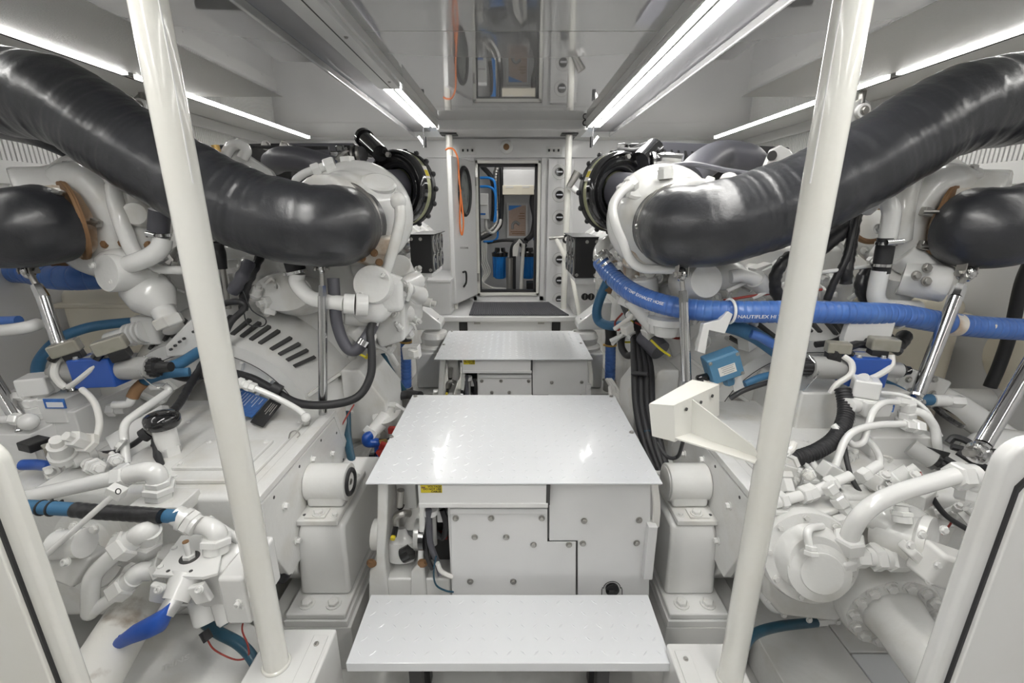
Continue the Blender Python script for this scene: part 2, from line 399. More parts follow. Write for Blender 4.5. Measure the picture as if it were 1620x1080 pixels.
# little switch plates and the sensor above the door
for px in (740, 876):
    sp = thing('switch_plate', 'small plate of three black switches above the %s' % ('open door leaf' if px < 800 else 'column of knobs'), 'switch', F(px, 238, YB-.03), 'switch plates over the doorway')
    c = F(px, 238, YB-.03); G().box(c, (.19, .012, .085)).build('plate', CEILM, sp, bevel=.003)
    for d in (-.055, 0, .055): G().box(c+V((d, -.01, 0)), (.02, .02, .028)).build('switch', BLKP, sp, bevel=.003)
c = F(801, 233, YB-.03); sn = thing('ceiling_sensor', 'round white fire sensor with a dark red eye above the doorway', 'sensor', c)
G().lathe(c, (0, -1, 0), [(0, .075), (.02, .072), (.035, .05)]).build('base', CEILM, sn)
G().lathe(c+V((0, -.035, 0)), (0, -1, 0), [(0, .035), (.01, .035), (.02, .02)]).build('eye', RUST, sn)
for px, py in ((661, 228), (948, 229)):
    pass
# steel deck in front of the door, grey ribbed mat, hinged panel below
dk = F(800, 500, 4.80)
zt = dk.z
sill = struct(G().bb(-XW*.62, XW*.62, 4.80, YB, zt-.07, zt).build('trim_7', WALLM, bevel=.02, seg=3))
mt = thing('step_mat', 'grey ribbed rubber mat on the raised deck before the doorway', 'mat', (0, 5.1, zt))
q = [atz(742, 499, zt+.004), atz(900, 499, zt+.004), atz(868, 479, zt+.004), atz(749, 479, zt+.004)]
g = G(); g.prism(q, (0, 0, .01)); g.build('mat_base', MATM, mt)
g = G()
for k in range(44):
    a = q[0].lerp(q[1], (k+.5)/44)+V((0, 0, .011)); b = q[3].lerp(q[2], (k+.5)/44)+V((0, 0, .011)); g.cyl(a, b, .006, seg=6)
o = g.build('mat_ribs', GREYH, mt); o['kind'] = 'stuff'
yy = 4.86
hp = thing('hinged_panel', 'white flap with two steel hinges under the raised deck edge', 'panel', F(800, 522, yy))
a = F(740, 522, yy+.02); b = F(873, 506, yy+.02)
G().bb(a.x, b.x, yy, yy+.03, a.z-.25, b.z).build('flap', WALLM, hp, bevel=.005)
for px in (755, 856):
    c = F(px, 510, yy); G().box(c, (.07, .015, .035)).build('hinge', STL, hp, bevel=.003)
    G().cyl(c+V((-.035, -.008, .012)), c+V((.035, -.008, .012)), .007, seg=8).build('hinge_pin', CHR, hp)
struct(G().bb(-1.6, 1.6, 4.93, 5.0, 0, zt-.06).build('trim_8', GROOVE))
struct(G().bb(-1.6, a.x-.10, 4.88, 4.92, 0, zt-.06).build('trim_9', WALLM)); struct(G().bb(b.x+.10, 1.6, 4.88, 4.92, 0, zt-.06).build('trim_10', WALLM))

# the slim posts by the doorway
def post(pxt, pyt, pxb, pyb, Y, r, label, group, m=CREAMP, zt=ZC, zb=None, cap=True):
    t = at(pxt, pyt, Y); b = at(pxb, pyb, Y)
    if zb is not None: b = V((b.x, Y, zb))
    x = (t.x+b.x)/2 if abs(t.x-b.x) < .08 else t.x
    p = thing('post', label, 'post', (x, Y, b.z), group)
    G().cyl((x, Y, b.z), (x, Y, zt), r, seg=24).build('tube', m, p)
    if cap: G().bb(x-r*2.4, x+r*2.4, Y-r*2.4, Y+r*2.4, zt-.012, zt-.001).build('head_plate', BLKM, p)
    return p, x
P1, xl = post(712, 215, 720, 520, 5.2, .036, 'slim white post left of the doorway with an orange cord', 'slim posts before the doorway', zb=0)
P2, xr = post(901, 215, 890, 520, 5.2, .036, 'slim white post right of the doorway beside the knobs', 'slim posts before the doorway', zb=0)
oc = G().tube([V((xl-.04, 5.17, 2.3)), V((xl, 5.16, 2.315)), V((xl+.05, 5.17, 2.3)), V((xl+.09, 5.17, 2.2)), V((xl+.10, 5.16, 1.95)), V((xl+.13, 5.16, 1.6)), V((xl+.11, 5.16, 1.42)), V((xl+.09, 5.16, 1.55)), V((xl+.11, 5.16, 1.9))], .009, 8).build('cord', ORG)
tg(oc, 'orange cord hanging from the left slim post by the door', 'cord')
# a white brass-tipped valve handle and a slanting pole by the right post
c = at(910, 275, 5.12)
vh = thing('sprayer_nozzle', 'grey metal nozzle with white fitting clipped to the right slim post', 'nozzle', c)
G().cyl(at(914, 272, 5.1), at(900, 296, 5.1), .045, .03).build('barrel', STL, vh)
G().cyl(at(899, 292, 5.13), at(913, 303, 5.13), .04, .03).build('fitting', PIPE, vh)
bo = thing('boat_hook', 'cream pole with a metal t-handle leaning beside the right slim post', 'pole', at(925, 540, 3.9))
G().tube(A([(880, 378, 4.6), (893, 405, 4.55), (905, 440, 4.5), (925, 540, 4.2), (935, 575, 4.1)]), .022, 10).build('shaft', CREAMP, bo)
G().cyl(at(869, 377, 4.6), at(892, 375, 4.6), .018).build('cross_bar', STL, bo)
G().torus(at(897, 378, 4.6), (0, 1, 0), .035, .012, 20, 8).build('hook_ring', BLKP, bo)
# white boxes left and right of the doorway
for (x0, y0, x1, y1, lab) in ((652, 444, 712, 492, 'low white locker left of the doorway under the black gauge box'), (908, 447, 962, 494, 'low white locker with two black sockets right of the doorway')):
    a = F(x0, y1, 4.86); b = F(x1, y0, 4.86)
    lk = thing('locker', lab, 'locker', ((a.x+b.x)/2, 5.2, a.z), 'low lockers by the far wall')
    G().bb(a.x, b.x, 4.86, YB-.04, zt, b.z).build('body', WALLM, lk, bevel=.01)
    G().bb(a.x-.01, b.x+.01, 4.85, YB-.04, b.z-.02, b.z+.01).build('lid', WALLM, lk, bevel=.006)
    if x0 > 800:
        for px in (925, 935):
            c = F(px, 469, 4.86); G().lathe(c, (0, -1, 0), [(0, .038), (.012, .038), (.014, .03)]).build('socket', BLKP, lk)
            G().bb(c.x-.004, c.x+.004, c.y-.018, c.y-.012, c.z-.025, c.z+.025).build('socket_pin', STL, lk)
# two small camera lamps at the beam ends
for (px, py, s) in ((672, 225, -1), (936, 225, 1)):
    c = at(px, py, 4.9)
    cl = thing('spot_lamp', 'tiny clip lamp with wire at the %s end of the ceiling beam' % ('left' if s < 0 else 'right'), 'lamp', c)
    G().cyl(c+V((s*.0, 0, .05)), c+V((s*-.0, 0, -.05)), .018).build('joint', BLKP, cl)
    G().cyl(c+V((0, 0, -.03)), at(px+10*s, py-9, 4.9), .011).build('lamp_tube', LAMPM, cl)
    G().tube([c, at(px+s*2, py-25, 4.93), at(px-s*12, py-27, 4.93), at(px-s*12, py-34, 4.93), at(px+s*1, py-36, 4.94)], .006, 6).build('wire', RUB, cl)

# ------------------------------------------------------------------ small compartment seen through the doorway
YR = 7.0
struct(G().bb(-.9, .9, YR, YR+.05, .3, 2.6).bb(-.9, -.85, YB+.1, YR, .3, 2.6).bb(.85, .9, YB+.1, YR, .3, 2.6).build('wall_compartment', WALLM))
struct(G().bb(-.9, .9, YB+.1, YR, 2.5, 2.55).build('ceiling_compartment', WALLM)); struct(G().bb(-.9, .9, YB+.1, YR, .25, .3).build('floor_compartment', FLR))
o = G().bb(-.25, .35, 6.0, 6.4, 2.46, 2.5).build('ceiling_lamp', LAMPM); tg(o, 'bright ceiling lamp of the compartment behind the doorway', 'lamp')
def fb(name, x0, y0, x1, y1, Y, dep, m, lab=None, cat=None, parent=None, bevel=.006):
    a = at(x0, y1, Y); b = at(x1, y0, Y)
    o = G().bb(a.x, b.x, Y, Y+dep, a.z, b.z).build(name, m, parent, bevel=bevel)
    if lab: tg(o, lab, cat)
    return o
k = thing('wall_cabinet', 'white wall cabinet above the framed notice through the doorway', 'cabinet', at(822, 310, 6.6))
fb('body', 796, 268, 846, 294, 6.6, .38, WALLM, parent=k); fb('light_bar', 795, 293, 845, 308, 6.58, .1, CREAM, parent=k)
for px in (806, 832): fb('bar_window', px-6, 294, px+6, 297, 6.575, .01, PAPER, parent=k, bevel=0)
k = thing('framed_notice', 'white framed tan notice with a blue corner hung through the doorway', 'picture', at(818, 377, 6.9))
fb('frame', 802, 321, 835, 377, 6.9, .03, WALLM, parent=k)
fb('sheet', 805, 325, 832, 373, 6.895, .01, POST, parent=k, bevel=0)
G().prism([at(805, 325, 6.89), at(826, 325, 6.89), at(805, 333, 6.89)], (0, .004, 0)).build('blue_corner', BLUEF, k)
G().tube(A([(811, 362, 6.89), (811, 355, 6.89), (816, 351, 6.89), (822, 355, 6.89)]), .02, 6).build('emblem', GREYC, k)
for i, (yy_, ln) in enumerate(((337, 8), (341, 10), (345, 9), (366, 22), (369, 20))):
    fb('print_line', 830-ln, yy_, 830, yy_+1, 6.888, .003, RUST, parent=k, bevel=0)
k = thing('grey_control_box', 'pale grey control box on the left through the doorway', 'box', at(750, 346, 6.3))
fb('case', 738, 306, 772, 346, 6.3, .15, CEILM, parent=k); fb('badge', 757, 337, 768, 340, 6.29, .01, PBLUE, parent=k, bevel=0); fb('fold', 757, 324, 771, 325, 6.29, .01, STL, parent=k, bevel=0)
for i, (px0, px1, s) in enumerate(((780, 802, 1), (830, 841, 1))):
    k = thing('water_filter', ('wide blue water filter canister left of the standing hoses' if i == 0 else 'half hidden blue water filter canister right of the standing hoses'), 'filter', at((px0+px1)/2, 440, 6.5), 'blue water filters')
    c = at((px0+px1)/2, 440, 6.5); t = at((px0+px1)/2, 405, 6.5); r = (at(px1, 440, 6.5).x-at(px0, 440, 6.5).x)/2
    r = .1
    G().lathe(c, (0, 0, 1), [(0, r*.7), (.02, r*.85), ((t-c).length, r)], 24).build('bowl', BLUEF, k)
    for j in range(12):
        an = j*.5236; G().cyl(c+V((math.cos(an)*r*.9, math.sin(an)*r*.9, .02)), t+V((math.cos(an)*r, math.sin(an)*r, 0)), .008, seg=6).build('rib', BLUEF, k)
    G().lathe(t, (0, 0, 1), [(0, r*1.15), (.05, r*1.2), (.07, r*.8), (.12, r*.7)], 24).build('cap', BLKP, k)
def pp(name, pts, r, m, lab, cat, **kw): return pipe(name, pts, r, m, lab, cat, **kw)
pp('conduit', [(762, 262, 6.9), (779, 285, 6.8), (781, 330, 6.8), (779, 350, 6.8)], .035, RUB, 'black curved conduit at upper left through the doorway', 'conduit')
pp('conduit', [(788, 262, 6.8), (784, 280, 6.8), (786, 330, 6.8), (784, 355, 6.7), (770, 368, 6.6), (750, 376, 6.5)], .038, STL, 'grey ribbed conduit sweeping down left through the doorway', 'conduit', rf=lambda L: 1+.08*math.sin(L*160), sub=30)
pp('conduit', [(793, 262, 6.85), (794, 300, 6.8), (793, 345, 6.75), (787, 362, 6.7), (760, 378, 6.5)], .03, RUB, 'black conduit beside the grey one, bending left through the doorway', 'conduit')
pp('conduit', [(768, 346, 6.4), (770, 362, 6.4), (780, 368, 6.5), (790, 356, 6.6), (792, 348, 6.7)], .02, CABW, 'white looped cable under the pale grey control box', 'cable')
for i, (a, lab) in enumerate(((281, 'upper'), (295, 'lower'))):
    pp('hose', [(760, a, 6.75), (775, a+1, 6.7), (783, a+10, 6.7), (784, 330, 6.7), (782+i*2, 352, 6.7)], .018, BLUEF, '%s bright blue hose curving down at left through the doorway' % lab, 'hose')
pp('hose', [(787, 360, 6.7), (787, 375, 6.7), (780, 381, 6.6), (765, 382, 6.5)], .015, BLUEF, 'short blue hose bending left below the conduits', 'hose')
pp('cable_bundle', [(845, 300, 6.7), (842, 320, 6.7), (846, 345, 6.7), (842, 370, 6.7), (832, 380, 6.6)], .04, RUB, 'thick black cable bundle at the right edge of the doorway', 'cable')
pp('cable', [(848, 320, 6.75), (847, 350, 6.75), (845, 380, 6.75)], .015, BLUEV, 'blue cable behind the black bundle right in the doorway', 'cable')
pp('cable', [(770, 384, 6.6), (800, 380, 6.6), (835, 383, 6.6)], .02, RUB, 'black cable lying level above the blue filters', 'cable')
pp('standpipe', [(811, 462, 6.2), (811, 410, 6.2), (813, 390, 6.2), (822, 383, 6.25), (830, 390, 6.3)], .045, RUB, 'thick black hose standing in the middle of the doorway', 'hose')
pp('standpipe', [(806, 462, 6.15), (806, 408, 6.15)], .045, STL, 'grey metal pipe standing left of the thick black hose', 'pipe')
pp('standpipe', [(824, 462, 6.15), (828, 385, 6.2)], .025, CREAMP, 'thin cream pipe standing right of the thick black hose', 'pipe')
for i in range(5):
    pp('cable', [(812+i*1.5, 405, 6.1), (813+i*2, 390-i*1.5, 6.1), (822, 383-i, 6.1), (829, 389, 6.15)], .009, CABW, 'pale wires arching over the thick black hose, strand %s' % 'outermost innermost middle second fourth'.split()[i], 'cable', group='pale arched wires')
for i in range(4):
    pp('cable', [(764+i*2, 385, 6.3), (760+i*3, 410, 6.3), (766+i*3, 430, 6.3), (763, 445+i*2, 6.25), (780, 455+i, 6.2), (800, 456+i, 6.2)], .010, CABW, 'grey cable loop hanging left of the blue filter, %s of four strands' % ('lowest', 'second lowest', 'second highest', 'highest')[3-i], 'cable', group='looped grey cables through the doorway')
fb('pump_box', 800, 408, 812, 440, 6.4, .15, GREYC, 'grey metal box between the two blue filters', 'box')
fb('battery_box', 833, 447, 850, 461, 6.3, .2, BLKM, 'black box on the compartment floor at right', 'box')

# ================================================================== CENTRE LINE: covers, lids, step
def tread(x0, x1, y0, y1, z, parent):
    g = G(); p = .043; n = 0
    ny = int((y1-y0)/p); nx = int((x1-x0)/p)
    for j in range(ny):
        for i in range(nx):
            a = math.radians(45 if (i+j) % 2 else -45)
            c = V((x0+(i+.5)*(x1-x0)/nx, y0+(j+.5)*(y1-y0)/ny, z)); d = V((math.cos(a), math.sin(a), 0)); e = V((-d.y, d.x, 0))
            k = .013; w_ = .0032; h = V((0, 0, .0014))
            g.add([c-d*k, c+e*w_, c+d*k, c-e*w_, c-d*k*.6+h, c+d*k*.6+h], [(0, 3, 4), (3, 2, 5, 4), (2, 1, 5), (1, 0, 4, 5)])
    o = g.build('tread_pattern', PLATE, parent, ang=10); o['kind'] = 'stuff'
    return o
def lid(q0, q1, z, label, name='platform'):
    """q0 near edge Y, q1 far"""
    pass
ZP = .80
a = atz(579, 764, ZP); b = atz(1050, 767, ZP); c = atz(652, 624.5, ZP); d = atz(972, 625, ZP)
X0, X1, Y0, Y1 = (a.x+c.x)/2, (b.x+d.x)/2, a.y, c.y
pl = thing('platform', 'nearest white diamond plate platform over the nearer machine', 'platform', ((X0+X1)/2, Y0, ZP-.012), 'diamond plate platforms in the aisle')
G().bb(X0, X1, Y0, Y1, ZP-.006, ZP).build('plate', PLATE, pl, bevel=.0015)
tread(X0+.01, X1-.01, Y0+.01, Y1-.01, ZP, pl)
for px, py in ((619, 691), (999, 684), (657, 627), (967, 627)):
    q = atz(px, py, ZP); bolt(pl, q, (0, 0, 1), .008, STL)
a = atz(689, 568, ZP); b = atz(934, 568, ZP); c = atz(708, 523, ZP); d = atz(917, 523, ZP)
x0, x1, y0, y1 = (a.x+c.x)/2, (b.x+d.x)/2, a.y, c.y
pl2 = thing('platform', 'farther white diamond plate platform over the farther machine', 'platform', ((x0+x1)/2, y0, ZP-.012), 'diamond plate platforms in the aisle')
G().bb(x0, x1, y0, y1, ZP-.006, ZP).build('plate', PLATE, pl2, bevel=.0015)
tread(x0+.01, x1-.01, y0+.01, y1-.01, ZP, pl2)
for px, py in ((702, 545), (919, 543), (715, 524), (909, 524)): bolt(pl2, atz(px, py, ZP), (0, 0, 1), .008, STL)
XR0, YR0 = (x0+x1)/2, y0
# front step: a folded tray
ZS = .335
a = atz(543, 1049, ZS); b = atz(1064, 1054, ZS); c = atz(590, 940, ZS); d = atz(1027, 941, ZS)
sx0, sx1, sy0, sy1 = (a.x+c.x)/2, (b.x+d.x)/2, a.y, c.y
st = thing('step', 'low white diamond plate step box at the bottom of the view', 'step', ((sx0+sx1)/2, sy0, 0))
G().bb(sx0, sx1, sy0, sy1, ZS-.035, ZS).build('tray', PLATE, st, bevel=.003)
tread(sx0+.01, sx1-.01, sy0+.01, sy1-.01, ZS, st)
for x in (sx0+.2, sx1-.2):
    G().bb(x-.02, x+.02, sy0+.05, sy0+.09, 0, ZS-.035).build('leg', BLKM, st); G().bb(x-.02, x+.02, sy1-.09, sy1-.05, 0, ZS-.035).build('leg', BLKM, st)
# the machine under the platform
YF = 1.385
def machine(label):
    m = thing('generator_housing', label, 'machine', ((X0+X1)/2, YF, 0), 'white machines under the platforms')
    f = lambda px, py, Y=YF: at(px, py, Y)
    G().bb(f(712, 900).x, f(1026, 900).x, YF+.012, Y1-.02, .02, ZP-.03).build('core', WALLM, m)
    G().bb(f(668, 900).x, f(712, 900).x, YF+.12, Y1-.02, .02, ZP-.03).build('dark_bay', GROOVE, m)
    a, b = f(663, 802, YF-.03), f(867, 766, YF-.03)
    G().bb(a.x, b.x, YF-.03, YF+.2, a.z, ZP-.012).build('upper_cover', WALLM, m, bevel=.003)
    a, b = f(663, 803, YF-.033), f(867, 796, YF-.033); G().bb(a.x, b.x, YF-.034, YF, a.z, b.z).build('cover_rim', WALLM, m, bevel=.002)
    poly = [(713, 812), (866, 812), (866, 857), (911, 857), (911, 975), (716, 975)]
    G().prism([f(*p) for p in poly], (0, .015, 0)).build('lower_panel', WALLM, m, bevel=.002)
    G().prism([f(712, 805, YF-.01), f(866, 805, YF-.01), f(866, 813, YF-.01), f(712, 813, YF-.01)], (0, .02, 0)).build('panel_lip', WALLM, m, bevel=.002)
    poly = [(869, 760), (1030, 760), (1026, 975), (914, 975), (914, 855), (869, 855)]
    G().prism([f(*p) for p in poly], (0, .015, 0)).build('right_panel', WALLM, m, bevel=.002)
    g = G(); g.bb(f(866, 800).x, f(869.4, 800).x, YF+.003, YF+.012, f(866, 856).z, ZP-.02); g.bb(f(866, 800).x, f(914, 856).x, YF+.003, YF+.012, f(866, 857.5).z, f(866, 854.5).z)
    g.bb(f(910.5, 900).x, f(914.4, 900).x, YF+.003, YF+.012, f(910, 975).z, f(910, 856).z); g.bb(f(863, 780).x, f(869, 780).x, YF-.031, YF-.01, f(866, 790).z, ZP-.012)
    g.build('panel_gap', GROOVE, m)
    a, b = f(1018, 917, YF-.03), f(1041, 834, YF-.03); G().bb(a.x, b.x, YF-.03, YF+.2, a.z, b.z).build('side_box', WALLM, m, bevel=.002)
    for k in range(3): G().tube([f(1032+k*3, 765), f(1036+k*3, 800), f(1034+k*3, 832)], .007, 6).build('cable', CABW, m)
    for p in ((721, 819), (777, 819), (857, 819), (751, 849), (801, 849), (844, 861), (900, 861), (924, 823), (1011, 822), (922, 859), (1007, 858), (744, 919), (812, 919)):
        bolt(m, f(*p)+V((0, -.001, 0)), (0, -1, 0), .009, STL)
    # cable gland cut-out
    c = f(968, 930); 
    arch = [f(952, 975), f(952, 932)]+[c+V((math.cos(t)*.032, 0, math.sin(t)*.032)) for t in [math.pi-k*math.pi/10 for k in range(11)]]+[f(984, 932), f(984, 975)]
    G().tube([p+V((0, -.001, 0)) for p in arch], .0016, 6, 2).build('arch_seam', GROOVE, m)
    G().lathe(c, (0, -1, 0), [(0, .026), (.012, .026), (.016, .02)], 24).build('cable_gland', BLKP, m)
    # caution sticker
    a, b = f(666, 779, YF-.0305), f(699, 767, YF-.0305)
    lb = G().bb(a.x, b.x, YF-.0315, YF-.0305, a.z, b.z).build('caution_label', YLAB, m)
    hh = (b.z-a.z)
    for i, (s, k) in enumerate((('VOLTAGE', .74), ('DO NOT USE', .42), ('CABLES', .1))):
        text_mesh('lettering', s, hh*.34, INK, (b.x-.004 if False else b.x-.003, YF-.0322, a.z+hh*(k-.03)), (1, 0, 0), (0, 0, 1), lb, bold=.0003, align='RIGHT')
    G().bb(a.x+.003, a.x+.016, YF-.0325, YF-.0315, b.z-.012, b.z-.006).build('print_block', RUST, lb)
    # the yoke castings on the left
    for dx, w in ((0, 1), (66, .9)):
        poly = [(597+dx, 762), (614+dx*.92, 762), (612+dx*.92, 830), (608+dx*.93, 880), (614+dx*.92, 935), (618+dx*.9, 975), (582+dx, 975), (584+dx, 905), (594+dx, 893), (596+dx, 830)]
        G().prism([f(*p, YF+.01) for p in poly], (0, .30, 0)).build('yoke', CAST, m, bevel=.008)
        G().cyl(f(592+dx, 845, YF+.12), f(606+dx, 845, YF+.12), .06).build('trunnion', CAST, m)
        bolt(m, f(588+dx*1.22, 890, YF+.01), (0, -1, 0), .014, RUST)
    G().bb(f(580, 930).x, f(712, 930).x, YF+.02, YF+.3, 0, f(600, 922).z).build('base_casting', CAST, m, bevel=.01)
    G().bb(f(618, 830).x, f(651, 830).x, YF+.10, YF+.2, f(618, 832).z, ZP-.03).build('valve_block', CAST, m, bevel=.004)
    G().lathe(f(634, 835, YF+.1), (0, .2, 1), [(-.14, .012), (-.13, .05), (-.05, .058), (-.03, .03), (0, .02)], 20, 1, .6).build('servo_body', CAST, m)
    c = f(623, 848, YF+.02)
    G().cyl(c+V((0, .05, .02)), c, .011).build('knob_stem', BLKP, m); G().cyl(c+V((-.002, -.012, -.004)), c+V((-.002, -.001, 0)), .009).build('yellow_knob', YLAB, m)
    G().tube([f(632, 800, YF+.07), f(634, 775, YF+.07)], .014, 10).build('fitting', STL, m)
    G().tube([f(627, 832, YF+.06), f(627, 818, YF+.06), f(636, 812, YF+.06), f(648, 812, YF+.08)], .014, 10).build('elbow_fitting', STL, m)
    G().box(f(634, 801, YF+.08), (.018, .02, .018), Matrix.Rotation(.78, 3, 'Y')).build('plug', BLKP, m)
    G().cyl(f(638, 878, YF+.05), f(650, 872, YF+.05), .03).build('black_cap', BLKP, m)
    G().cyl(f(664, 850, YF+.03), f(672, 850, YF+.03), .045).build('disc', BLKP, m)
    for i, (pts, r, mm) in enumerate((
        ([(678, 806, YF), (679, 830, YF+.02), (681, 860, YF), (692, 890, YF+.02), (697, 910, YF)], .012, GREYH),
        ([(673, 806, YF+.03), (672, 840, YF+.02), (676, 880, YF+.01), (684, 900, YF)], .009, RUB),
        ([(700, 806, YF+.05), (706, 830, YF+.04), (700, 850, YF+.05), (686, 840, YF+.05)], .012, RUB),
        ([(692, 890, YF), (697, 902, YF-.0), (706, 908, YF), (716, 912, YF)], .009, CABW),
        ([(690, 880, YF), (686, 905, YF), (690, 925, YF), (705, 934, YF), (718, 936, YF)], .0035, TEAL))):
        pipe('cable', pts, r, mm, parent=m, seg=8)
    G().lathe(f(681, 803, YF+.03), (0, 0, -1), [(0, .03), (.02, .03), (.03, .02)], 16).build('cable_cap', CEILM, m)
    G().cyl(f(684, 815, YF+.04), f(686, 860, YF+.04), .014).build('grey_tube', GREYC, m)
    G().box(f(700, 815, YF+.06), (.04, .02, .05)).build('relay', CEILM, m, bevel=.004); G().box(f(698, 846, YF+.1), (.05, .02, .03)).build('relay', RED, m, bevel=.004)
    return m
MC = machine('nearer white panelled machine under the nearest platform')
s_ = (x1-x0)/(X1-X0)
m2 = copy_tree(MC, (XR0-(X0+X1)/2, YR0+.05-YF, ZP*(1-s_)), 'farther white panelled machine under the farther platform', s_)
# bed beams under the machines
o = struct(G().bb(-.42, .44, 1.75, 4.8, 0, .18).build('trim_11', DIRTY))

# ================================================================== foreground poles
def bigpole(sx, x, zb, label):
    p = thing('support_pole', label, 'pole', (x, 1.0, zb), 'big foreground support poles')
    G().cyl((x, 1.0, zb), (x, 1.0, 2.46), .0335, seg=40).build('tube', CREAMP, p)
    G().torus((x, 1.0, zb+.003), (0, 0, 1), .034, .006, 32, 8).build('weld', CREAMP, p)
    G().tube([V((x-sx*.030, .985, 2.46)), V((x-sx*.030, .985, 1.75))], .002, 6).build('light_cord', CEILM, p)
    return p
LP = bigpole(-1, -.687, .425, 'thick cream support pole left of the near step')
RP = bigpole(1, .644, .365, 'thick cream support pole right of the near step, carrying a bracket')
for sx, x, z in ((-1, -.66, .425), (1, .60, .365)):
    b = thing('pole_plinth', 'white steel box plinth under the %s support pole' % ('left' if sx < 0 else 'right'), 'plinth', (x, .98, 0), 'pole plinths')
    G().bb(x-.105, x+.105, .80, 1.12, 0, z).build('box', WHT, b, bevel=.008)
    G().bb(x-sx*.09, x-sx*.045, .82, 1.09, z, z+.006).build('doubler_strip', WHT, b, bevel=.002)
    bolt(b, (x-sx*.065, 1.06, z+.006), (0, 0, 1), .006, STL)
# rounded bulkhead ends at the two lower corners
for sx, lab in ((-1, 'rounded white bulkhead end at the bottom left corner'), (1, 'rounded white bulkhead end at the bottom right corner')):
    x = at(150 if sx < 0 else 1442, 1080, .73).x; zt_ = at(5 if sx < 0 else 1600, 697, .70).z
    b = thing('bulkhead_end', lab, 'bulkhead', (x, .7, 0), 'rounded bulkhead ends')
    xo = x+sx*.75; r = .055; BM = CREAMP if sx < 0 else WHT
    prof = [V((x, 0, 0)), V((x, 0, zt_-r))]+[V((x+sx*(r-r*math.cos(t)), 0, zt_-r+r*math.sin(t))) for t in [k*math.pi/2/8 for k in range(1, 9)]]+[V((xo, 0, zt_)), V((xo, 0, 0))]
    G().prism([p+V((0, .70, 0)) for p in prof], (0, .03, 0)).build('frame', BM, b, bevel=.010, seg=4)
    x2 = x+sx*.036; z2 = zt_-.07
    prof = [V((x2, 0, 0)), V((x2, 0, z2-.03)), V((x2+sx*.01, 0, z2-.008)), V((x2+sx*.03, 0, z2)), V((xo, 0, z2)), V((xo, 0, 0))]
    x3 = x2-sx*.005
    p3 = [V((x3, 0, 0)), V((x3, 0, z2-.02)), V((x3+sx*.014, 0, z2+.002)), V((x3+sx*.03, 0, z2+.006)), V((xo, 0, z2+.006)), V((xo, 0, 0))]
    G().prism([p+V((0, .694, 0)) for p in p3], (0, .006, 0)).build('seal', RUB, b)
    G().prism([p+V((0, .686, 0)) for p in prof], (0, .012, 0)).build('door_panel', BM, b, bevel=.003)
# ================================================================== helpers for the machinery
def clamp(parent, c, axis, r, w=.014, m=None, name='hose_clamp'):
    g = G().lathe(V(c)-V(axis).normalized()*w/2, axis, [(0, r), (.001, r+.003), (w-.001, r+.003), (w, r)], 24)
    a, x, y = frame(axis); g.box(V(c)+x*(r+.006), (.018, .012, w*.8), a.to_track_quat('Z', 'Y').to_matrix())
    return g.build(name, m or CHR, parent)
def nutchain(parent, a, b, rs, m=PIPE, name='fitting'):
    """a run of hexes and collars from a to b: rs = [(fraction, radius, sides)]"""
    a = V(a); b = V(b); L = (b-a).length; ax = (b-a).normalized(); g = G(); t = 0
    for f, r, sd in rs:
        if sd == 6: g.lathe(a+ax*t*L, ax, [(0, r*.88), (f*L*.12, r), (f*L*.88, r), (f*L, r*.88)], 6)
        else: g.lathe(a+ax*t*L, ax, [(0, r), (f*L, r)], 18)
        t += f
    return g.build(name, m, parent, ang=25)
def ridges(p, a): return lambda L: 1+a*(1 if math.sin(L*6.28318/p) > 0 else -1)
def groove(p, a): return lambda L: 1+a*(.35-math.exp(-(((L/p) % 1-.5)*p/.0035)**2))
def soft(p, a): return lambda L: 1+a*math.sin(L*6.28318/p)
def turnbuckle(top, a, b, bot, r, label, bracket=True):
    """chromed stay: top eye, screw, tube, lower eye; world points"""
    t = thing('turnbuckle_stay', label, 'stay', bot, 'chromed stays under the exhaust pipes')
    top, a, b, bot = V(top), V(a), V(b), V(bot)
    G().cyl(a, b, r, seg=24).build('tube', CHR, t)
    d = (top-a).normalized()
    G().cyl(a, a+d*r*2.4, r*1.02, r*.85, 6).build('nut', CHR, t)
    G().cyl(a, top, r*.48).build('screw', STL, t)
    e = (bot-b).normalized(); G().cyl(b, b+e*r*2, r*.9, r*.7, 6).build('nut', CHR, t); G().cyl(b, bot, r*.5).build('screw', STL, t)
    for c in (top, bot):
        G().torus(c, (1, .2, 0), r*1.0, r*.5, 20, 8).build('eye', CHR, t); G().cyl(c+V((-r*1.6, 0, 0)), c+V((r*1.6, 0, 0)), r*.55, seg=6).build('pin', STL, t)
    if bracket:
        for s in (-1, 1): G().box(top+V((s*r*1.0, 0, r*1.0)), (.004, r*1.8, r*3)).build('lug', STL, t)
    return t
def flange_bolts(parent, c, axis, R_, n, r, m, a0=0, socket=False):
    a, x, y = frame(axis)
    for k in range(n):
        t = a0+k*6.28318/n; bolt(parent, V(c)+(x*math.cos(t)+y*math.sin(t))*R_, a, r, m, socket=socket)
def exhaust(name_label, pts, r, m=WRAP):
    wr = lambda L: 1+.012*math.sin(L*31)+.005*math.sin(L*83+1)+.0018*math.sin(L*140)+.0011*math.sin(L*250+4*math.sin(L*7))*(1+math.sin(L*11))
    return pipe('exhaust_pipe', pts, r, m, name_label, 'pipe', seg=48, sub=30, rf=wr, step=.004)
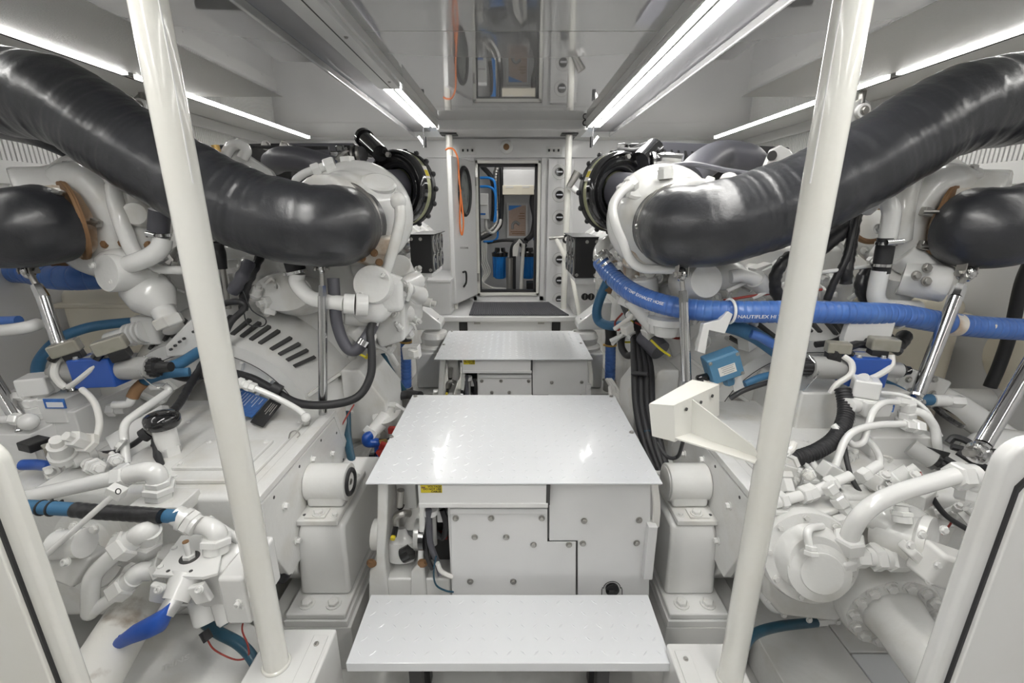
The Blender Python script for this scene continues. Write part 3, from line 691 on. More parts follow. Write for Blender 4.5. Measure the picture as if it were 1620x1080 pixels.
def gearbox(sx, xf, label):
    """reduction gearbox: sloping flanked casting with a flat lid; xf = corridor-side face x"""
    g_ = thing('gearbox', label, 'gearbox', (sx*1.2, 1.6, 0), 'reduction gearboxes')
    X = lambda d: xf+sx*d
    sec = lambda Y, zt, zb, w0=.0: [V((X(w0), Y, zt)), V((X(w0+.0), Y, zb+.1)), V((X(.1), Y, zb)), V((X(.85), Y, zb)), V((X(.85), Y, zt))]
    G().prism([V((X(.02), 1.27, .80)), V((X(.02), 2.06, .80)), V((X(.02), 2.06, .25)), V((X(.02), 1.50, .25)), V((X(.02), 1.29, .50)), V((X(.02), 1.26, .60))], (sx*.80, 0, 0)).build('upper_case', CAST, g_, bevel=.02, seg=3)
    G().prism([V((X(0), 1.24, .795)), V((X(0), 1.86, .795)), V((X(0), 1.94, .60)), V((X(0), 1.88, .45)), V((X(0), 1.33, .42)), V((X(0), 1.24, .62))], (sx*.03, 0, 0)).build('side_plate', CAST, g_, bevel=.004)
    G().prism([V((X(.0), 1.24, .80)), V((X(.0), 1.86, .80)), V((X(.0), 1.94, .60)), V((X(.0), 1.97, .61)), V((X(.0), 1.88, .825)), V((X(.0), 1.22, .825))], (sx*.05, 0, 0)).build('flange_rib', CAST, g_, bevel=.003)
    G().bb(X(.10), X(.62), 1.34, 1.80, .80, .815).build('lid', CAST, g_, bevel=.004)
    G().bb(X(.14), X(.40), 1.40, 1.60, .815, .828).build('hatch', CAST, g_, bevel=.003)
    G().bb(X(.10), X(1.0), 1.20, 1.5, .36, .60).build('lower_case', CAST, g_, bevel=.05, seg=4)
    G().bb(X(.30), X(1.15), 1.42, 1.95, .12, .72).build('outer_case', CAST, g_, bevel=.05, seg=4)
    for (y, z) in ((1.36, .70), (1.60, .74), (1.40, .52), (1.78, .66), (1.62, .50)):
        bolt(g_, (X(0), y, z), (-sx, 0, 0), .011, PIPE, h=.018)
    for (y, z) in ((1.31, .77), (1.50, .77), (1.70, .77), (1.86, .72), (1.9, .56)):
        G().cyl((X(-.001), y, z), (X(.002), y, z), .006, seg=10).build('bolt_hole', GROOVE, g_)
    for d, y in ((.12, 1.36), (.60, 1.36), (.12, 1.78), (.60, 1.78), (.36, 1.36), (.36, 1.78), (.16, 1.42), (.38, 1.42), (.38, 1.58), (.16, 1.58)):
        bolt(g_, (X(d), y, .815 if y in (1.36, 1.78) else .828), (0, 0, 1), .008, PIPE)
    return g_
def engine(sx, cx, cz, rb, cxs, label):
    """V engine: bell housing centred (cx, Y 2.05, cz), block behind, banks left and right"""
    e = thing('marine_engine', label, 'engine', (cx, 3.0, .1), 'main engines')
    # bell housing seen from its gearbox end
    c = V((cx, 2.05, cz))
    G().lathe(c, (0, 1, 0), [(.16, rb*.55), (.02, rb*.60), (.0, rb*.84), (.0, rb*.86), (-.02, rb*.862), (-.022, rb*.99), (.01, rb), (.05, rb*1.03), (.22, rb*1.22), (.26, rb*1.25), (.34, rb*1.27), (.36, rb*1.30), (.42, rb*1.30), (.44, rb*1.2)], 64).build('flywheel_housing', CAST, e, ang=40)
    G().torus(c+V((0, -.021, 0)), (0, 1, 0), rb*.875, .0022, 72, 6).build('cover_seam', GROOVE, e)
    for k in range(18):
        t = k*math.pi/9+.1; d = V((math.cos(t), 0, math.sin(t)))
        p = c+d*rb*1.0; q = c+d*rb*1.24+V((0, .24, 0)); w = V((-d.z, 0, d.x))*.008
        if min(abs(t-gq) for gq in (1.22, 1.62, 2.02, .86)) > .2: G().prism([p-w, p+w, q+w, q-w], V((0, -.03, 0))+d*.018).build('rib', CAST, e, bevel=.003)
        a = c+d*rb*.60+V((0, .015, 0)); b = c+d*rb*.85+V((0, .0, 0))
        G().prism([a-w, a+w, b+w, b-w], V((0, -.03, 0))).build('rib', CAST, e)
    # ventilation slots in the upper cone
    for grp in (1.22, 1.62, 2.02, .86):
        for k in range(4):
            t = grp+(k-1.5)*.083; d = V((math.cos(t), 0, math.sin(t))); w = V((-d.z, 0, d.x))
            t2 = t+sx*.05; d2 = V((math.cos(t2), 0, math.sin(t2)))
            a = c+d*rb*1.035+V((0, .045, 0)); b = c+d2*rb*1.155+V((0, .135, 0)); n = (b-a).cross(w).normalized()
            if n.y > 0: n = -n
            G().prism([a-w*.0085+n*.008, a+w*.0085+n*.008, b+w*.0085+n*.008, b-w*.0085+n*.008], -n*.02).build('vent_slot', GROOVE, e)
        continue
        t0 = grp-.19; t1 = grp+.19; fr = []
        for t, k1, y in ((t0, 1.03, .035), (t1, 1.03, .035), (t1, 1.17, .15), (t0, 1.17, .15)):
            d = V((math.cos(t), 0, math.sin(t))); fr.append(c+d*rb*k1+V((0, y-.014, 0))+d*.008)
        g = G()
        for i in range(4): g.cyl(fr[i], fr[(i+1) % 4], .0035, seg=8)
        g.build('slot_frame', CAST, e)
    flange_bolts(e, c+V((0, .35, 0)), (0, -1, 0), rb*1.275, 26, .010, CAST)
    # crankcase, heads, covers
    G().bb(cxs-.42, cxs+.42, 2.35, 4.6, .25, 1.22).build('crankcase', CAST, e, bevel=.03)
    G().prism([V((cxs-.55, 2.32, 1.30)), V((cxs-.30, 2.32, .70)), V((cxs+.30, 2.32, .70)), V((cxs+.55, 2.32, 1.30)), V((cxs+.40, 2.32, 1.52)), V((cxs-.40, 2.32, 1.52))], (0, 2.3, 0)).build('cylinder_block', CAST, e, bevel=.03)
    for s in (-1, 1):
        for k in range(6):
            y = 2.45+k*.36; rot = Matrix.Rotation(s*.65, 3, 'Y')
            G().box((cxs+s*.40, y+.15, 1.40), (.26, .30, .22), rot).build('cylinder_head', CAST, e, bevel=.02)
            G().box((cxs+s*.46, y+.15, 1.50), (.22, .27, .09), rot).build('rocker_cover', WHT, e, bevel=.025, seg=3)
            bolt(e, V((cxs+s*.46, y+.15, 1.50))+rot @ V((0, 0, .05)), rot @ V((0, 0, 1)), .012, CAST)
    # side plate of the rear foot with holes
    G().prism([V((cxs-sx*.50, 2.2, .9)), V((cxs-sx*.62, 2.2, .72)), V((cxs-sx*.62, 2.2, .5)), V((cxs-sx*.40, 2.2, .5)), V((cxs-sx*.40, 2.2, .9))], (0, .35, 0)).build('foot_plate', CAST, e, bevel=.012)
    return e
def mount(sx, x0, x1, Y0_, dz, label):
    """resilient foot: bushing with its eye, pad, pedestal, bed plate. x0 nearer the aisle"""
    m = thing('engine_mount', label, 'mount', ((x0+x1)/2, Y0_, 0), 'resilient engine mounts')
    X = lambda f: x0+(x1-x0)*f
    xm = (x0+x1)/2
    G().cyl((X(-.02), Y0_+.14, .665+dz), (X(1.0), Y0_+.14, .665+dz), .073, seg=40).build('bushing', CAST, m, bevel=.004)
    G().bb(X(.05), X(.95), Y0_+.075, Y0_+.205, .59+dz, .665+dz).build('bushing_foot', CAST, m, bevel=.012)
    if sx < 0:
        G().torus((X(-.03), Y0_+.14, .665+dz), (1, 0, 0), .046, .010, 36, 10).build('rubber_ring', RUB, m)
        G().cyl((X(-.04), Y0_+.14, .665+dz), (X(0), Y0_+.14, .665+dz), .036).build('core', CAST, m); G().cyl((X(-.06), Y0_+.14, .665+dz), (X(0), Y0_+.14, .665+dz), .012).build('pin', STL, m)
    else:
        G().cyl((X(-.05), Y0_+.14, .665+dz), (X(0), Y0_+.14, .665+dz), .062, seg=36).build('end_disc', CAST, m, bevel=.003)
        G().cyl((X(1), Y0_+.14, .665+dz), (X(1.06), Y0_+.14, .665+dz), .068).build('rubber_ring', RUB, m)
    G().bb(X(.02), X(1.02), Y0_, Y0_+.34, .568+dz, .59+dz).build('pad', CAST, m, bevel=.004)
    G().bb(X(.35), X(.85), Y0_+.012, Y0_+.07, .59+dz, .597+dz).build('lock_plate', CAST, m, bevel=.002)
    bolt(m, (X(.55), Y0_+.035, .597+dz), (0, 0, 1), .017, CAST); bolt(m, (X(.16), Y0_+.035, .59+dz), (0, 0, 1), .010, CAST)
    bolt(m, (X(.2), Y0_+.3, .59+dz), (0, 0, 1), .012, CAST); G().cyl((X(.9), Y0_+.035, .5895+dz), (X(.9), Y0_+.035, .5915+dz), .006, seg=10).build('bolt_hole', GROOVE, m)
    a, b = X(-.12), X(1.06)
    G().loft([[V((a, y0, z)), V((b+(b-a)*k, y0, z)), V((b+(b-a)*k, y1, z)), V((a, y1, z))] for (z, y0, y1, k) in ((.568+dz, Y0_+.01, Y0_+.50, -.08), (.53+dz, Y0_-.005, Y0_+.52, -.03), (.47+dz, Y0_-.01, Y0_+.52, .0), (.34+dz, Y0_-.012, Y0_+.52, .04), (.262+dz, Y0_-.015, Y0_+.52, .06))]).build('pedestal', WHT, m, bevel=.016, seg=4)
    G().bb(X(-.18), X(1.26), Y0_-.10, Y0_+.55, .235+dz, .262+dz).build('base_plate', WHT, m, bevel=.007)
    G().bb(X(-.22), X(1.3), Y0_-.105, Y0_+.55, .205+dz, .235+dz).build('shim_plate', WHT, m, bevel=.003)
    for f in (.2, .85): bolt(m, (X(f), Y0_-.055, .262+dz), (0, 0, 1), .021, CAST, h=.02)
    return m
mount(-1, -.645, -.80, 1.42, 0, 'near engine mount left of the nearest platform with an open rubber ring eye')
mount(1, .612, .765, 1.42, 0, 'near engine mount right of the nearest platform with a closed end disc')
for sx, x0, x1 in ((-1, -.60, -.93), (1, .575, .90)):
    struct(G().bb(x0, x1, 1.315, 4.75, 0, .204).build('trim_%d' % (12 if sx < 0 else 13), WHT, bevel=.004))
    G_ = G().cyl((x0-sx*.0005, 1.40, .10), (x0-sx*.002, 1.40, .10), .03).cyl((x0-sx*.0005, 1.75, .10), (x0-sx*.002, 1.75, .10), .03)
    tg(G_.build('bed_hole', GROOVE), 'round dark lightening holes in the %s engine bed beam' % ('left' if sx < 0 else 'right'), 'hole')

# ================================================================== LEFT SIDE
cL = at(350, 690, 2.05)
EL = engine(-1, cL.x, cL.z, .515, -1.29, 'left white marine engine with black wrapped exhausts')
GL = gearbox(-1, -.80, 'left white gearbox with blue and black nameplates on its lid')
def turbo(parent, c, face, r, volx, label=None):
    """remeshed snail housing: c centre, face = direction of the exhaust outlet"""
    c = V(c); f = V(face).normalized(); g = G()
    g.ball(c, r, 24, (1, .85, .95)); g.ball(c+f*r*.35, r*.86, 24)
    g.torus(c+V((0, .02, -r*.05)), (volx, -1, .1), r*.72, r*.44, 40, 14)
    g.cyl(c+V((0, .03, -r*.3)), c+V((0, .08, -r*1.55)), r*.45, r*.38)
    g.cyl(c, c+f*r*1.12, r*.82, r*.78, 32)
    g.cyl(c+V((0, .05, 0)), c+V((0, .35, .02)), r*.55)
    t = g.build('turbocharger', CAST, parent, remesh=.010)
    return t
# ---- exhaust pipes
exhaust('upper left black wrapped exhaust pipe sweeping behind the left support pole', [(-75, 118, 2.05), (0, 143, 2.05), (100, 165, 2.0), (200, 228, 1.97), (300, 288, 1.95), (400, 336, 1.93), (480, 356, 1.92), (528, 358, 1.98), (556, 352, 2.16)], .166)
exhaust('lower black wrapped exhaust pipe at the left edge of the view', [(-110, 345, 1.9), (-50, 358, 1.88), (20, 362, 1.88), (56, 358, 1.92), (82, 354, 1.98)], .158)
o = pipe('exhaust_pipe', [(-60, 190, 2.4), (0, 202, 2.35), (60, 215, 2.3), (110, 235, 2.35)], .05, WRAP, 'thin dark pipe shadowed under the upper left exhaust pipe', 'pipe')
# ---- turbos
t1 = turbo(EL, at(568, 336, 2.30), (-.35, -1, -.05), .222, .2)
t2 = turbo(EL, at(162, 332, 2.28), (-.75, -.8, -.05), .245, .2)
G().torus(at(142, 350, 2.14), (.25, 1, .05), .175, .082, 48, 16).build('volute', CAST, EL)
G().cyl(at(128, 350, 2.12), at(100, 352, 2.03), .150, .155, 36).build('outlet_neck', RUSTY, EL)
for c, ax, r in ((at(548, 352, 2.12), V((.30, .95, .05)), .180), (at(116, 350, 2.05), V((.6, .8, .05)), .168)):
    G().torus(c, ax, r-.008, .008, 48, 8).build('clamp_ring', STL if r > .175 else RUST, EL)
    G().lathe(c, ax, [(-.010, r-.012), (-.010, r-.002), (.010, r-.002), (.010, r-.012)], 48).build('v_band', STL if r > .175 else RUST, EL)
for q in ((556, 312, 2.05), (583, 368, 2.07), (92, 305, 1.95), (152, 352, 2.0)):
    c = at(*q); G().box(c, (.035, .03, .03), Matrix.Rotation(.5, 3, 'Y')).build('band_clip', STL, EL, bevel=.004); G().cyl(c+V((-.03, -.015, 0)), c+V((.03, -.02, 0)), .007).build('clip_bolt', STL, EL)
# turbo casting details left inner
def part(name, g, m, parent=EL, **k): return g.build(name, m, parent, **k)
part('turbo_boss', G().lathe(at(600, 288, 2.2), (.5, -.6, .6), [(-.05, .09), (0, .085), (.008, .07), (.009, .068)], 28, 1, .6), CAST)
part('water_pipe', G().tube(A([(632, 322, 2.12), (633, 345, 2.10), (626, 380, 2.08), (617, 410, 2.08), (608, 436, 2.1)]), .025, 14), CAST)
part('pipe_end', G().ball(at(630, 318, 2.12), .035, 16, (1, 1, 1.2)), CAST)
part('water_pipe', G().tube(A([(467, 296, 2.25), (468, 285, 2.25), (480, 275, 2.25), (497, 268, 2.25)]), .018, 12), PIPE)
nutchain(EL, at(494, 270, 2.25), at(530, 258, 2.27), [(.35, .03, 6), (.2, .02, 18), (.45, .034, 6)])
part('heat_stained_block', G().box(at(590, 402, 2.15), (.17, .14, .10), Matrix.Rotation(.35, 3, 'Y')), RUSTY, bevel=.02)
part('heat_stained_block', G().box(at(610, 388, 2.12), (.10, .10, .09)), RUSTY, bevel=.02)
for q in ((592, 400), (600, 415), (573, 408)): bolt(EL, at(*q, 2.05), (0, -1, .2), .013, RUST)
# thermostat can of the inner bank, and elbow
c = at(588, 449, 2.0)
part('pump_can', G().lathe(c, (0, -1, .25), [(-.16, .085), (-.02, .088), (0, .082)], 32), CAST)
for d in ((-.05, -.045), (.055, .04)): bolt(EL, c+V((d[0], -.005, d[1])), (0, -1, .25), .012, CAST, socket=True)
part('pump_body', G().box(at(610, 465, 2.1), (.16, .14, .16), Matrix.Rotation(.3, 3, 'Z')), CAST, bevel=.03)
part('pump_body', G().ball(at(585, 486, 2.08), .09, 16, (1.2, 1, .9)), CAST)
part('water_elbow', G().tube(A([(470, 432, 2.0), (470, 447, 2.0), (482, 463, 1.98), (500, 474, 1.97), (545, 480, 1.97)]), .034, 16), PIPE)
part('elbow_collar', G().cyl(at(545, 480, 1.97), at(562, 481, 1.98), .045), PIPE); part('elbow_collar', G().cyl(at(562, 481, 1.98), at(582, 482, 2.0), .052), CAST, bevel=.006)
part('coupling', G().cyl(at(463, 408, 2.02), at(470, 432, 2.02), .042), RUB); clamp(EL, at(469, 430, 2.0), (.2, 0, -1), .044)
part('cast_boss', G().lathe(at(447, 462, 2.15), (0, -1, .3), [(-.15, .15), (0, .13), (.01, .11)], 32, 1.1, .7), CAST)
part('bracket', G().prism(A([(612, 432, 2.05), (636, 440, 2.05), (610, 470, 2.05), (598, 462, 2.05)]), (0, .03, 0)), CAST, bevel=.003)
for i, q in enumerate([(450, 420), (380, 425), (430, 445), (400, 462), (350, 470), (560, 520), (575, 535), (560, 505), (598, 505), (615, 455), (632, 470), (545, 500), (640, 450), (650, 460), (625, 495)]):
    c = at(*q, 2.22); part('cast_boss', G().lathe(c, (random.uniform(-.4, .4), -1, random.uniform(-.1, .5)), [(-.12, .05), (0, .035), (.02, .03)], 14), CAST)
    bolt(EL, c+V((0, -.02, .004)), (0, -1, .2), .013, CAST)
for a, b, r in (((545, 495, 2.05), (600, 500, 2.1), .055), ((560, 515, 2.1), (585, 540, 2.15), .05), ((600, 480, 2.2), (640, 500, 2.4), .05), ((630, 420, 2.4), (655, 470, 2.7), .07), ((640, 440, 2.6), (660, 480, 2.8), .05)):
    part('manifold_pipe', G().cyl(at(*a), at(*b), r), CAST, bevel=.01)
part('intake_cover', G().prism(A([(600, 480, 2.2), (640, 480, 2.2), (640, 540, 2.2), (600, 552, 2.2), (588, 520, 2.2)]), (0, .5, 0)), CAST, bevel=.02)
# the outer bank
part('turbo_lobe', G().tube(A([(180, 295, 2.05), (183, 320, 2.02), (192, 350, 2.0), (205, 385, 2.0), (214, 402, 2.0)]), .032, 14), CAST)
part('turbo_lobe', G().tube(A([(195, 290, 2.15), (215, 320, 2.12), (225, 360, 2.12), (228, 395, 2.12)]), .085, 20), CAST)
part('turbo_boss', G().lathe(at(214, 338, 2.02), (.3, -1, .1), [(-.05, .055), (0, .05), (.006, .045), (.007, .03)], 26), CAST)
part('turbo_boss', G().lathe(at(140, 276, 2.15), (.1, -.3, 1), [(-.03, .10), (.0, .10), (.012, .085)], 30), CAST)
part('turbo_bracket', G().box(at(118, 264, 2.2), (.08, .06, .04)), CAST, bevel=.008); bolt(EL, at(106, 262, 2.15), (-1, -1, .3), .018, STL)
part('water_pipe', G().tube(A([(28, 303, 2.15), (50, 290, 2.15), (72, 277, 2.15)]), .035, 14), CAST); nutchain(EL, at(42, 296, 2.12), at(62, 283, 2.12), [(1, .05, 6)])
part('heat_stained_block', G().box(at(192, 392, 2.12), (.26, .12, .05)), RUSTY, bevel=.01); part('heat_stained_block', G().box(at(190, 376, 2.12), (.12, .10, .10)), RUSTY, bevel=.02)
for q in ((166, 386), (194, 384), (235, 388)): bolt(EL, at(*q, 2.03), (0, -1, .3), .014, RUST)
part('coupling', G().cyl(at(253, 333, 2.0), at(250, 373, 2.0), .040), GREYH); clamp(EL, at(250, 372, 1.99), (0, 0, 1), .042); part('clamp_screw', G().cyl(at(232, 369, 1.95), at(246, 372, 1.95), .012), CHR)
part('water_elbow', G().tube(A([(257, 378, 1.99), (254, 392, 1.98), (240, 404, 1.97), (220, 413, 1.97), (205, 418, 1.98)]), .038, 16), PIPE)
part('pump_can', G().lathe(at(168, 432, 1.95), (-.35, -1, .15), [(-.16, .08), (-.01, .082), (0, .078)], 32), CAST); part('pump_body', G().ball(at(195, 415, 2.05), .08, 16, (1.5, 1, .8)), CAST)
bolt(EL, at(148, 420, 1.95), (-.35, -1, .15), .012, CAST, socket=True); bolt(EL, at(180, 446, 1.95), (-.35, -1, .15), .012, CAST, socket=True)
part('water_tube', G().tube(A([(240, 420, 2.05), (255, 426, 2.05), (300, 428, 2.05)]), .020, 12), PIPE)
part('oil_cooler', G().lathe(at(215, 440, 2.10), at(262, 492, 2.05)-at(215, 440, 2.10), [(0, .07), (.05, .10), (.13, .10), (.18, .07), (.21, .05)], 28), CAST)
part('cooler_neck', G().cyl(at(255, 487, 2.05), at(275, 520, 2.0), .05, .045), CAST); nutchain(EL, at(262, 500, 2.0), at(272, 516, 2.0), [(1, .062, 6)], CAST)
part('cast_arm', G().prism(A([(258, 548, 1.98), (300, 505, 2.0), (332, 500, 2.0), (330, 560, 2.0), (262, 566, 1.98)]), (0, .05, 0)), CAST, bevel=.012)
for q in ((269, 553), (276, 547), (283, 541), (290, 536), (305, 525), (318, 515)): G().cyl(at(*q, 1.965)+V((0, .01, 0)), at(*q, 1.965), .006, seg=10).build('bolt_hole', GROOVE, EL)
part('cast_fin', G().cyl(at(175, 540, 2.1), at(235, 522, 2.1), .045, .05), CAST); part('cast_fin', G().box(at(240, 520, 2.12), (.12, .1, .14)), CAST, bevel=.015)
for k in range(4): part('cooler_rib', G().lathe(at(205+k*8, 530-k*2, 2.08), (1, 0, .2), [(0, .055), (.012, .055)], 20), CAST)
# charge air pipes, cooler, lifting eye on top of the engine
part('charge_pipe', G().tube(A([(432, 258, 2.9), (445, 252, 2.8), (475, 252, 2.75), (510, 262, 2.7), (545, 274, 2.6), (575, 290, 2.5)]), .068, 24), GREYH)
part('charge_cooler', G().prism([at(345, 228, 3.1), at(455, 226, 3.1), at(460, 238, 3.1), at(460, 296, 3.1), at(350, 296, 3.1)], (0, 1.0, 0)), BLKM, bevel=.01)
for q in ((421, 230), (450, 231)): bolt(EL, at(*q, 3.09), (0, -1, 0), .022, STL)
part('cooler_top', G().prism([at(455, 226, 3.2), at(560, 226, 3.2), at(560, 250, 3.2), at(455, 250, 3.2)], (0, .9, 0)), GREYH, bevel=.01)
le = part('lifting_eye', G().tube(A([(356, 246, 2.6), (366, 232, 2.6), (380, 229, 2.6), (389, 238, 2.6), (384, 250, 2.6)]), .028, 12), WHT)
part('lifting_arm', G().prism(A([(353, 242, 2.62), (372, 230, 2.62), (392, 246, 2.62), (428, 270, 2.62), (440, 290, 2.62), (350, 290, 2.62)]), (0, .04, 0)), WHT, bevel=.008)
part('brass_fitting', G().cyl(at(340, 230, 2.5), at(343, 240, 2.5), .02), BRASS)
for i, (pts, r, mm) in enumerate((([(405, 279, 2.3), (440, 283, 2.3), (470, 290, 2.3), (505, 292, 2.25)], .012, GREYH), ([(530, 258, 2.4), (545, 245, 2.5), (560, 244, 2.6), (572, 250, 2.6)], .020, CHR), ([(520, 262, 2.5), (550, 240, 2.6), (560, 232, 2.7)], .015, RUB), ([(400, 232, 2.9), (460, 234, 2.9), (520, 234, 2.9)], .01, RUB))):
    part('top_hose', G().tube(A(pts), r, 10), mm)
part('canister', G().cyl(at(577, 219, 2.75), at(602, 243, 2.6), .044, .044, 24), BLKP); part('canister_cap', G().cyl(at(575, 217, 2.76), at(578, 220, 2.74), .052, .052, 24), BLKP)
part('clamp_hose', G().cyl(at(548, 248, 2.6), at(573, 244, 2.55), .040, seg=20), RUB)
for k in range(3): clamp(EL, at(552+k*8, 247-k, 2.55), (1, 0, .1), .043, .012, STL if k else CHR)
for i in range(7):
    c = at(530+i*9, 240+random.randint(-5, 8), 2.85); part('top_fitting', G().box(c, (.05, .05, .04), Matrix.Rotation(random.random(), 3, 'Z')), BLKP, bevel=.006)
# ---- air filters
def air_filter(fc, n, r, label):
    t = thing('air_filter', label, 'filter', fc, 'round black air filters'); n = V(n).normalized(); fc = V(fc)
    G().lathe(fc, -n, [(.07, r*.50), (.03, r*.55), (.016, r*.66), (.016, r*.72), (-.004, r*.76), (-.004, r*.80), (.014, r*.84), (.014, r*.88), (.0, r*.93), (.01, r*.99), (.025, r*1.0), (.05, r*.985)], 56).build('front_shell', BLKP, t, ang=50)
    G().lathe(fc-n*.05, -n, [(0, r*.965), (.036, r*.965)], 56).build('label_band', BANDG, t)
    G().lathe(fc-n*.085, -n, [(0, r*.97), (.005, r*1.0), (.035, r*.99), (.045, r*.9), (.05, .05)], 56).build('rear_shell', BLKM, t)
    a, x, y = frame(n)
    for k in range(16):
        th = k*6.28318/16; c = fc-n*.115+(x*math.cos(th)+y*math.sin(th))*r*1.0
        G().ball(c, .016, 8).build('rim_lug', RUB, t)
    G().lathe(fc-n*.03, n, [(0, r*.50), (.10, r*.44), (.18, r*.36), (.22, r*.36)], 36).build('duct', GREYH, t)
    up = V((0, 0, 1)); c = fc+up*r*.84+n*.008; G().cyl(c, c+n*.02, .014, seg=6).build('clip_bolt', STL, t)
    side = n.cross(up).normalized()
    if (side.x > 0) != (n.x < 0): side = -side
    d = (side*.90+up*.42).normalized(); q = fc-n*.068+d*r*.972; e = d.cross(n).normalized()
    G().prism([q-n*.017-e*.035, q+n*.017-e*.035, q+n*.017+e*.035, q-n*.017+e*.035], d*.002).build('paper_label', PAPER, t)
    G().prism([q-n*.014-e*.012+d*.002, q+n*.014-e*.012+d*.002, q+n*.014+e*.022+d*.002, q-n*.014+e*.022+d*.002], d*.001).build('yellow_patch', YLAB, t)
    return t
air_filter(at(622, 298, 2.62), (-.46, -.88, .02), .203, 'round black air filter left of the doorway behind the left engine')
# ---- gauge box left
def gauge_box(sx, xin, xout, y0, y1, z0, z1, label):
    t = thing('gauge_box', label, 'gauge', ((xin+xout)/2, y0, z0), 'black gauge boxes')
    G().bb(xin, xout, y0, y1, z0, z1).build('case', BLKM, t, bevel=.004)
    G().bb(xin-sx*.02, xout, y0-.01, y1+.02, z1, z1+.006).build('sun_hood', BLKM, t)
    for i in range(3):
        for j in range(2):
            c = V((xin-sx*.001, y0+(i+.5)*(y1-y0)/3, z0+(j+.5)*(z1-z0)/2))
            G().lathe(c, (-sx, 0, 0), [(0, .058), (.006, .058), (.008, .052), (.004, .05)], 24).build('gauge', GREYC, t)
            G().cyl(c+V((-sx*.006, 0, 0)), c+V((-sx*.0075, 0, 0)), .05, seg=24).build('gauge_face', BLKP, t)
            G().box(c+V((-sx*.009, 0, .012)), (.002, .004, .035), Matrix.Rotation(.5, 3, 'X')).build('needle', INKW, t)
    for a, b in ((.08, .08), (.08, .9), (.9, .08), (.5, .9)):
        bolt(t, (xin+(xout-xin)*a if False else xout+(xin-xout)*a, y0, z0+(z1-z0)*b), (0, -1, 0), .008, STL)
    G().bb(xout+(xin-xout)*.1, xin-sx*-.01, y0+.02, y1, z0-.03, z0).build('bracket', CEILM, t)
    return t
a = at(651, 432, 2.9); b = at(682, 372, 2.9)
gauge_box(-1, b.x, a.x, 2.9, 3.35, a.z, b.z, 'black gauge box left of the aisle under the left air filter')
# ---- hoses and cables on the left
pipe('water_hose', [(527, 440, 2.0), (530, 480, 1.98), (533, 510, 1.97), (542, 538, 1.96), (553, 553, 1.96), (566, 552, 1.96), (582, 530, 2.0), (592, 512, 2.1)], .026, GREYH, 'grey rubber hose hooking under the left engine beside the chromed stay', 'hose', seg=16)
G().tube(A([(545, 300+240, 1.95)]) if False else A([(572, 546, 1.95), (577, 538, 1.96)]), .029, 14).build('hose_ring', CHR)
tg(bpy.data.objects['hose_ring'], 'bright ring on the hooked grey hose of the left engine', 'clamp')
pipe('power_cable', [(618, 435, 2.25), (612, 470, 2.2), (598, 500, 2.12), (586, 520, 2.0), (588, 555, 1.95), (586, 595, 1.9), (565, 628, 1.85), (520, 640, 1.8), (470, 637, 1.8), (430, 615, 1.85), (395, 597, 1.9), (350, 588, 1.95), (300, 598, 1.9), (262, 588, 1.85)], .018, RUB, 'long black cable looping across the face of the left bell housing', 'cable', seg=12)
pipe('power_cable', [(610, 440, 2.3), (600, 470, 2.25), (590, 495, 2.15), (580, 512, 2.1)], .022, RUB, 'short black cable coming down beside the left engine can', 'cable')
pipe('wire_loom', [(648, 443, 2.6), (625, 443, 2.45), (616, 450, 2.4)], .02, RUB, 'short black loom below the left gauge box', 'cable')
nutchain(None, at(376, 604, 1.75), at(405, 614, 1.74), [(.3, .022, 6), (.15, .018, 18), (.25, .023, 6), (.3, .02, 6)], name='hydraulic_fitting')
tg(bpy.data.objects['hydraulic_fitting'], 'white hex fitting by the blue nameplate', 'fitting')
pipe('hydraulic_tube', [(400, 612, 1.74), (440, 630, 1.74), (475, 650, 1.72), (483, 662, 1.70)], .012, PIPE, 'thin white tube crossing above the left gearbox nameplates', 'tube')
G().ball(at(484, 660, 1.7), .02, 12).cyl(at(484, 660, 1.7), atz(484, 668, .8), .018, .022, 6).build('tube_end', PIPE, GL)
# nameplates on the lid (flat on z = .8 plane, running along the engine axis)
def plate(parent, q, m, nm, h=.003, zp=.8285):
    return G().prism([atz(px, py, zp) for px, py in q], (0, 0, h)).build(nm, m, parent)
q = [(372, 612), (424, 632), (399, 661), (384, 657), (380, 650)]
npb = plate(GL, q, PBLUE, 'blue_nameplate')
o0 = atz(372, 612, .832); ux = (atz(399, 661, .832)-atz(424, 632, .832)); uy = atz(424, 632, .832)-o0
ux = -ux.normalized(); uy = uy.normalized()
for i, (f, n) in enumerate(((.12, 14), (.24, 9), (.36, 16), (.44, 16), (.52, 15), (.60, 16), (.70, 10), (.78, 14), (.88, 8))):
    a = atz(372, 612, .832).lerp(atz(424, 632, .832), f) - ux*.012
    G().prism([a, a-ux*.0075*n, a-ux*.0075*n+uy*.005, a+uy*.005], (0, 0, .0006)).build('print_line', INKW, npb)
npk = plate(GL, [(427, 631), (445, 640), (416, 676), (396, 668)], INK, 'black_nameplate')
for i, (f, n) in enumerate(((.2, 12), (.4, 14), (.55, 10), (.75, 13))):
    a = atz(428, 634, .832).lerp(atz(443, 641, .832), f)-ux*.012
    G().prism([a, a-ux*.008*n, a-ux*.008*n+uy*.004, a+uy*.004], (0, 0, .0006)).build('print_line', PAPER, npk)
# wire hook and inspection rod
tg(G().tube(A([(457, 693, -.83), (460, 684, -.86), (468, 681, -.87), (474, 687, -.86), (470, 692, -.85)]), .003, 6).build('wire_hook', STL), 'small bent wire hook on the left gearbox lid', 'hook')
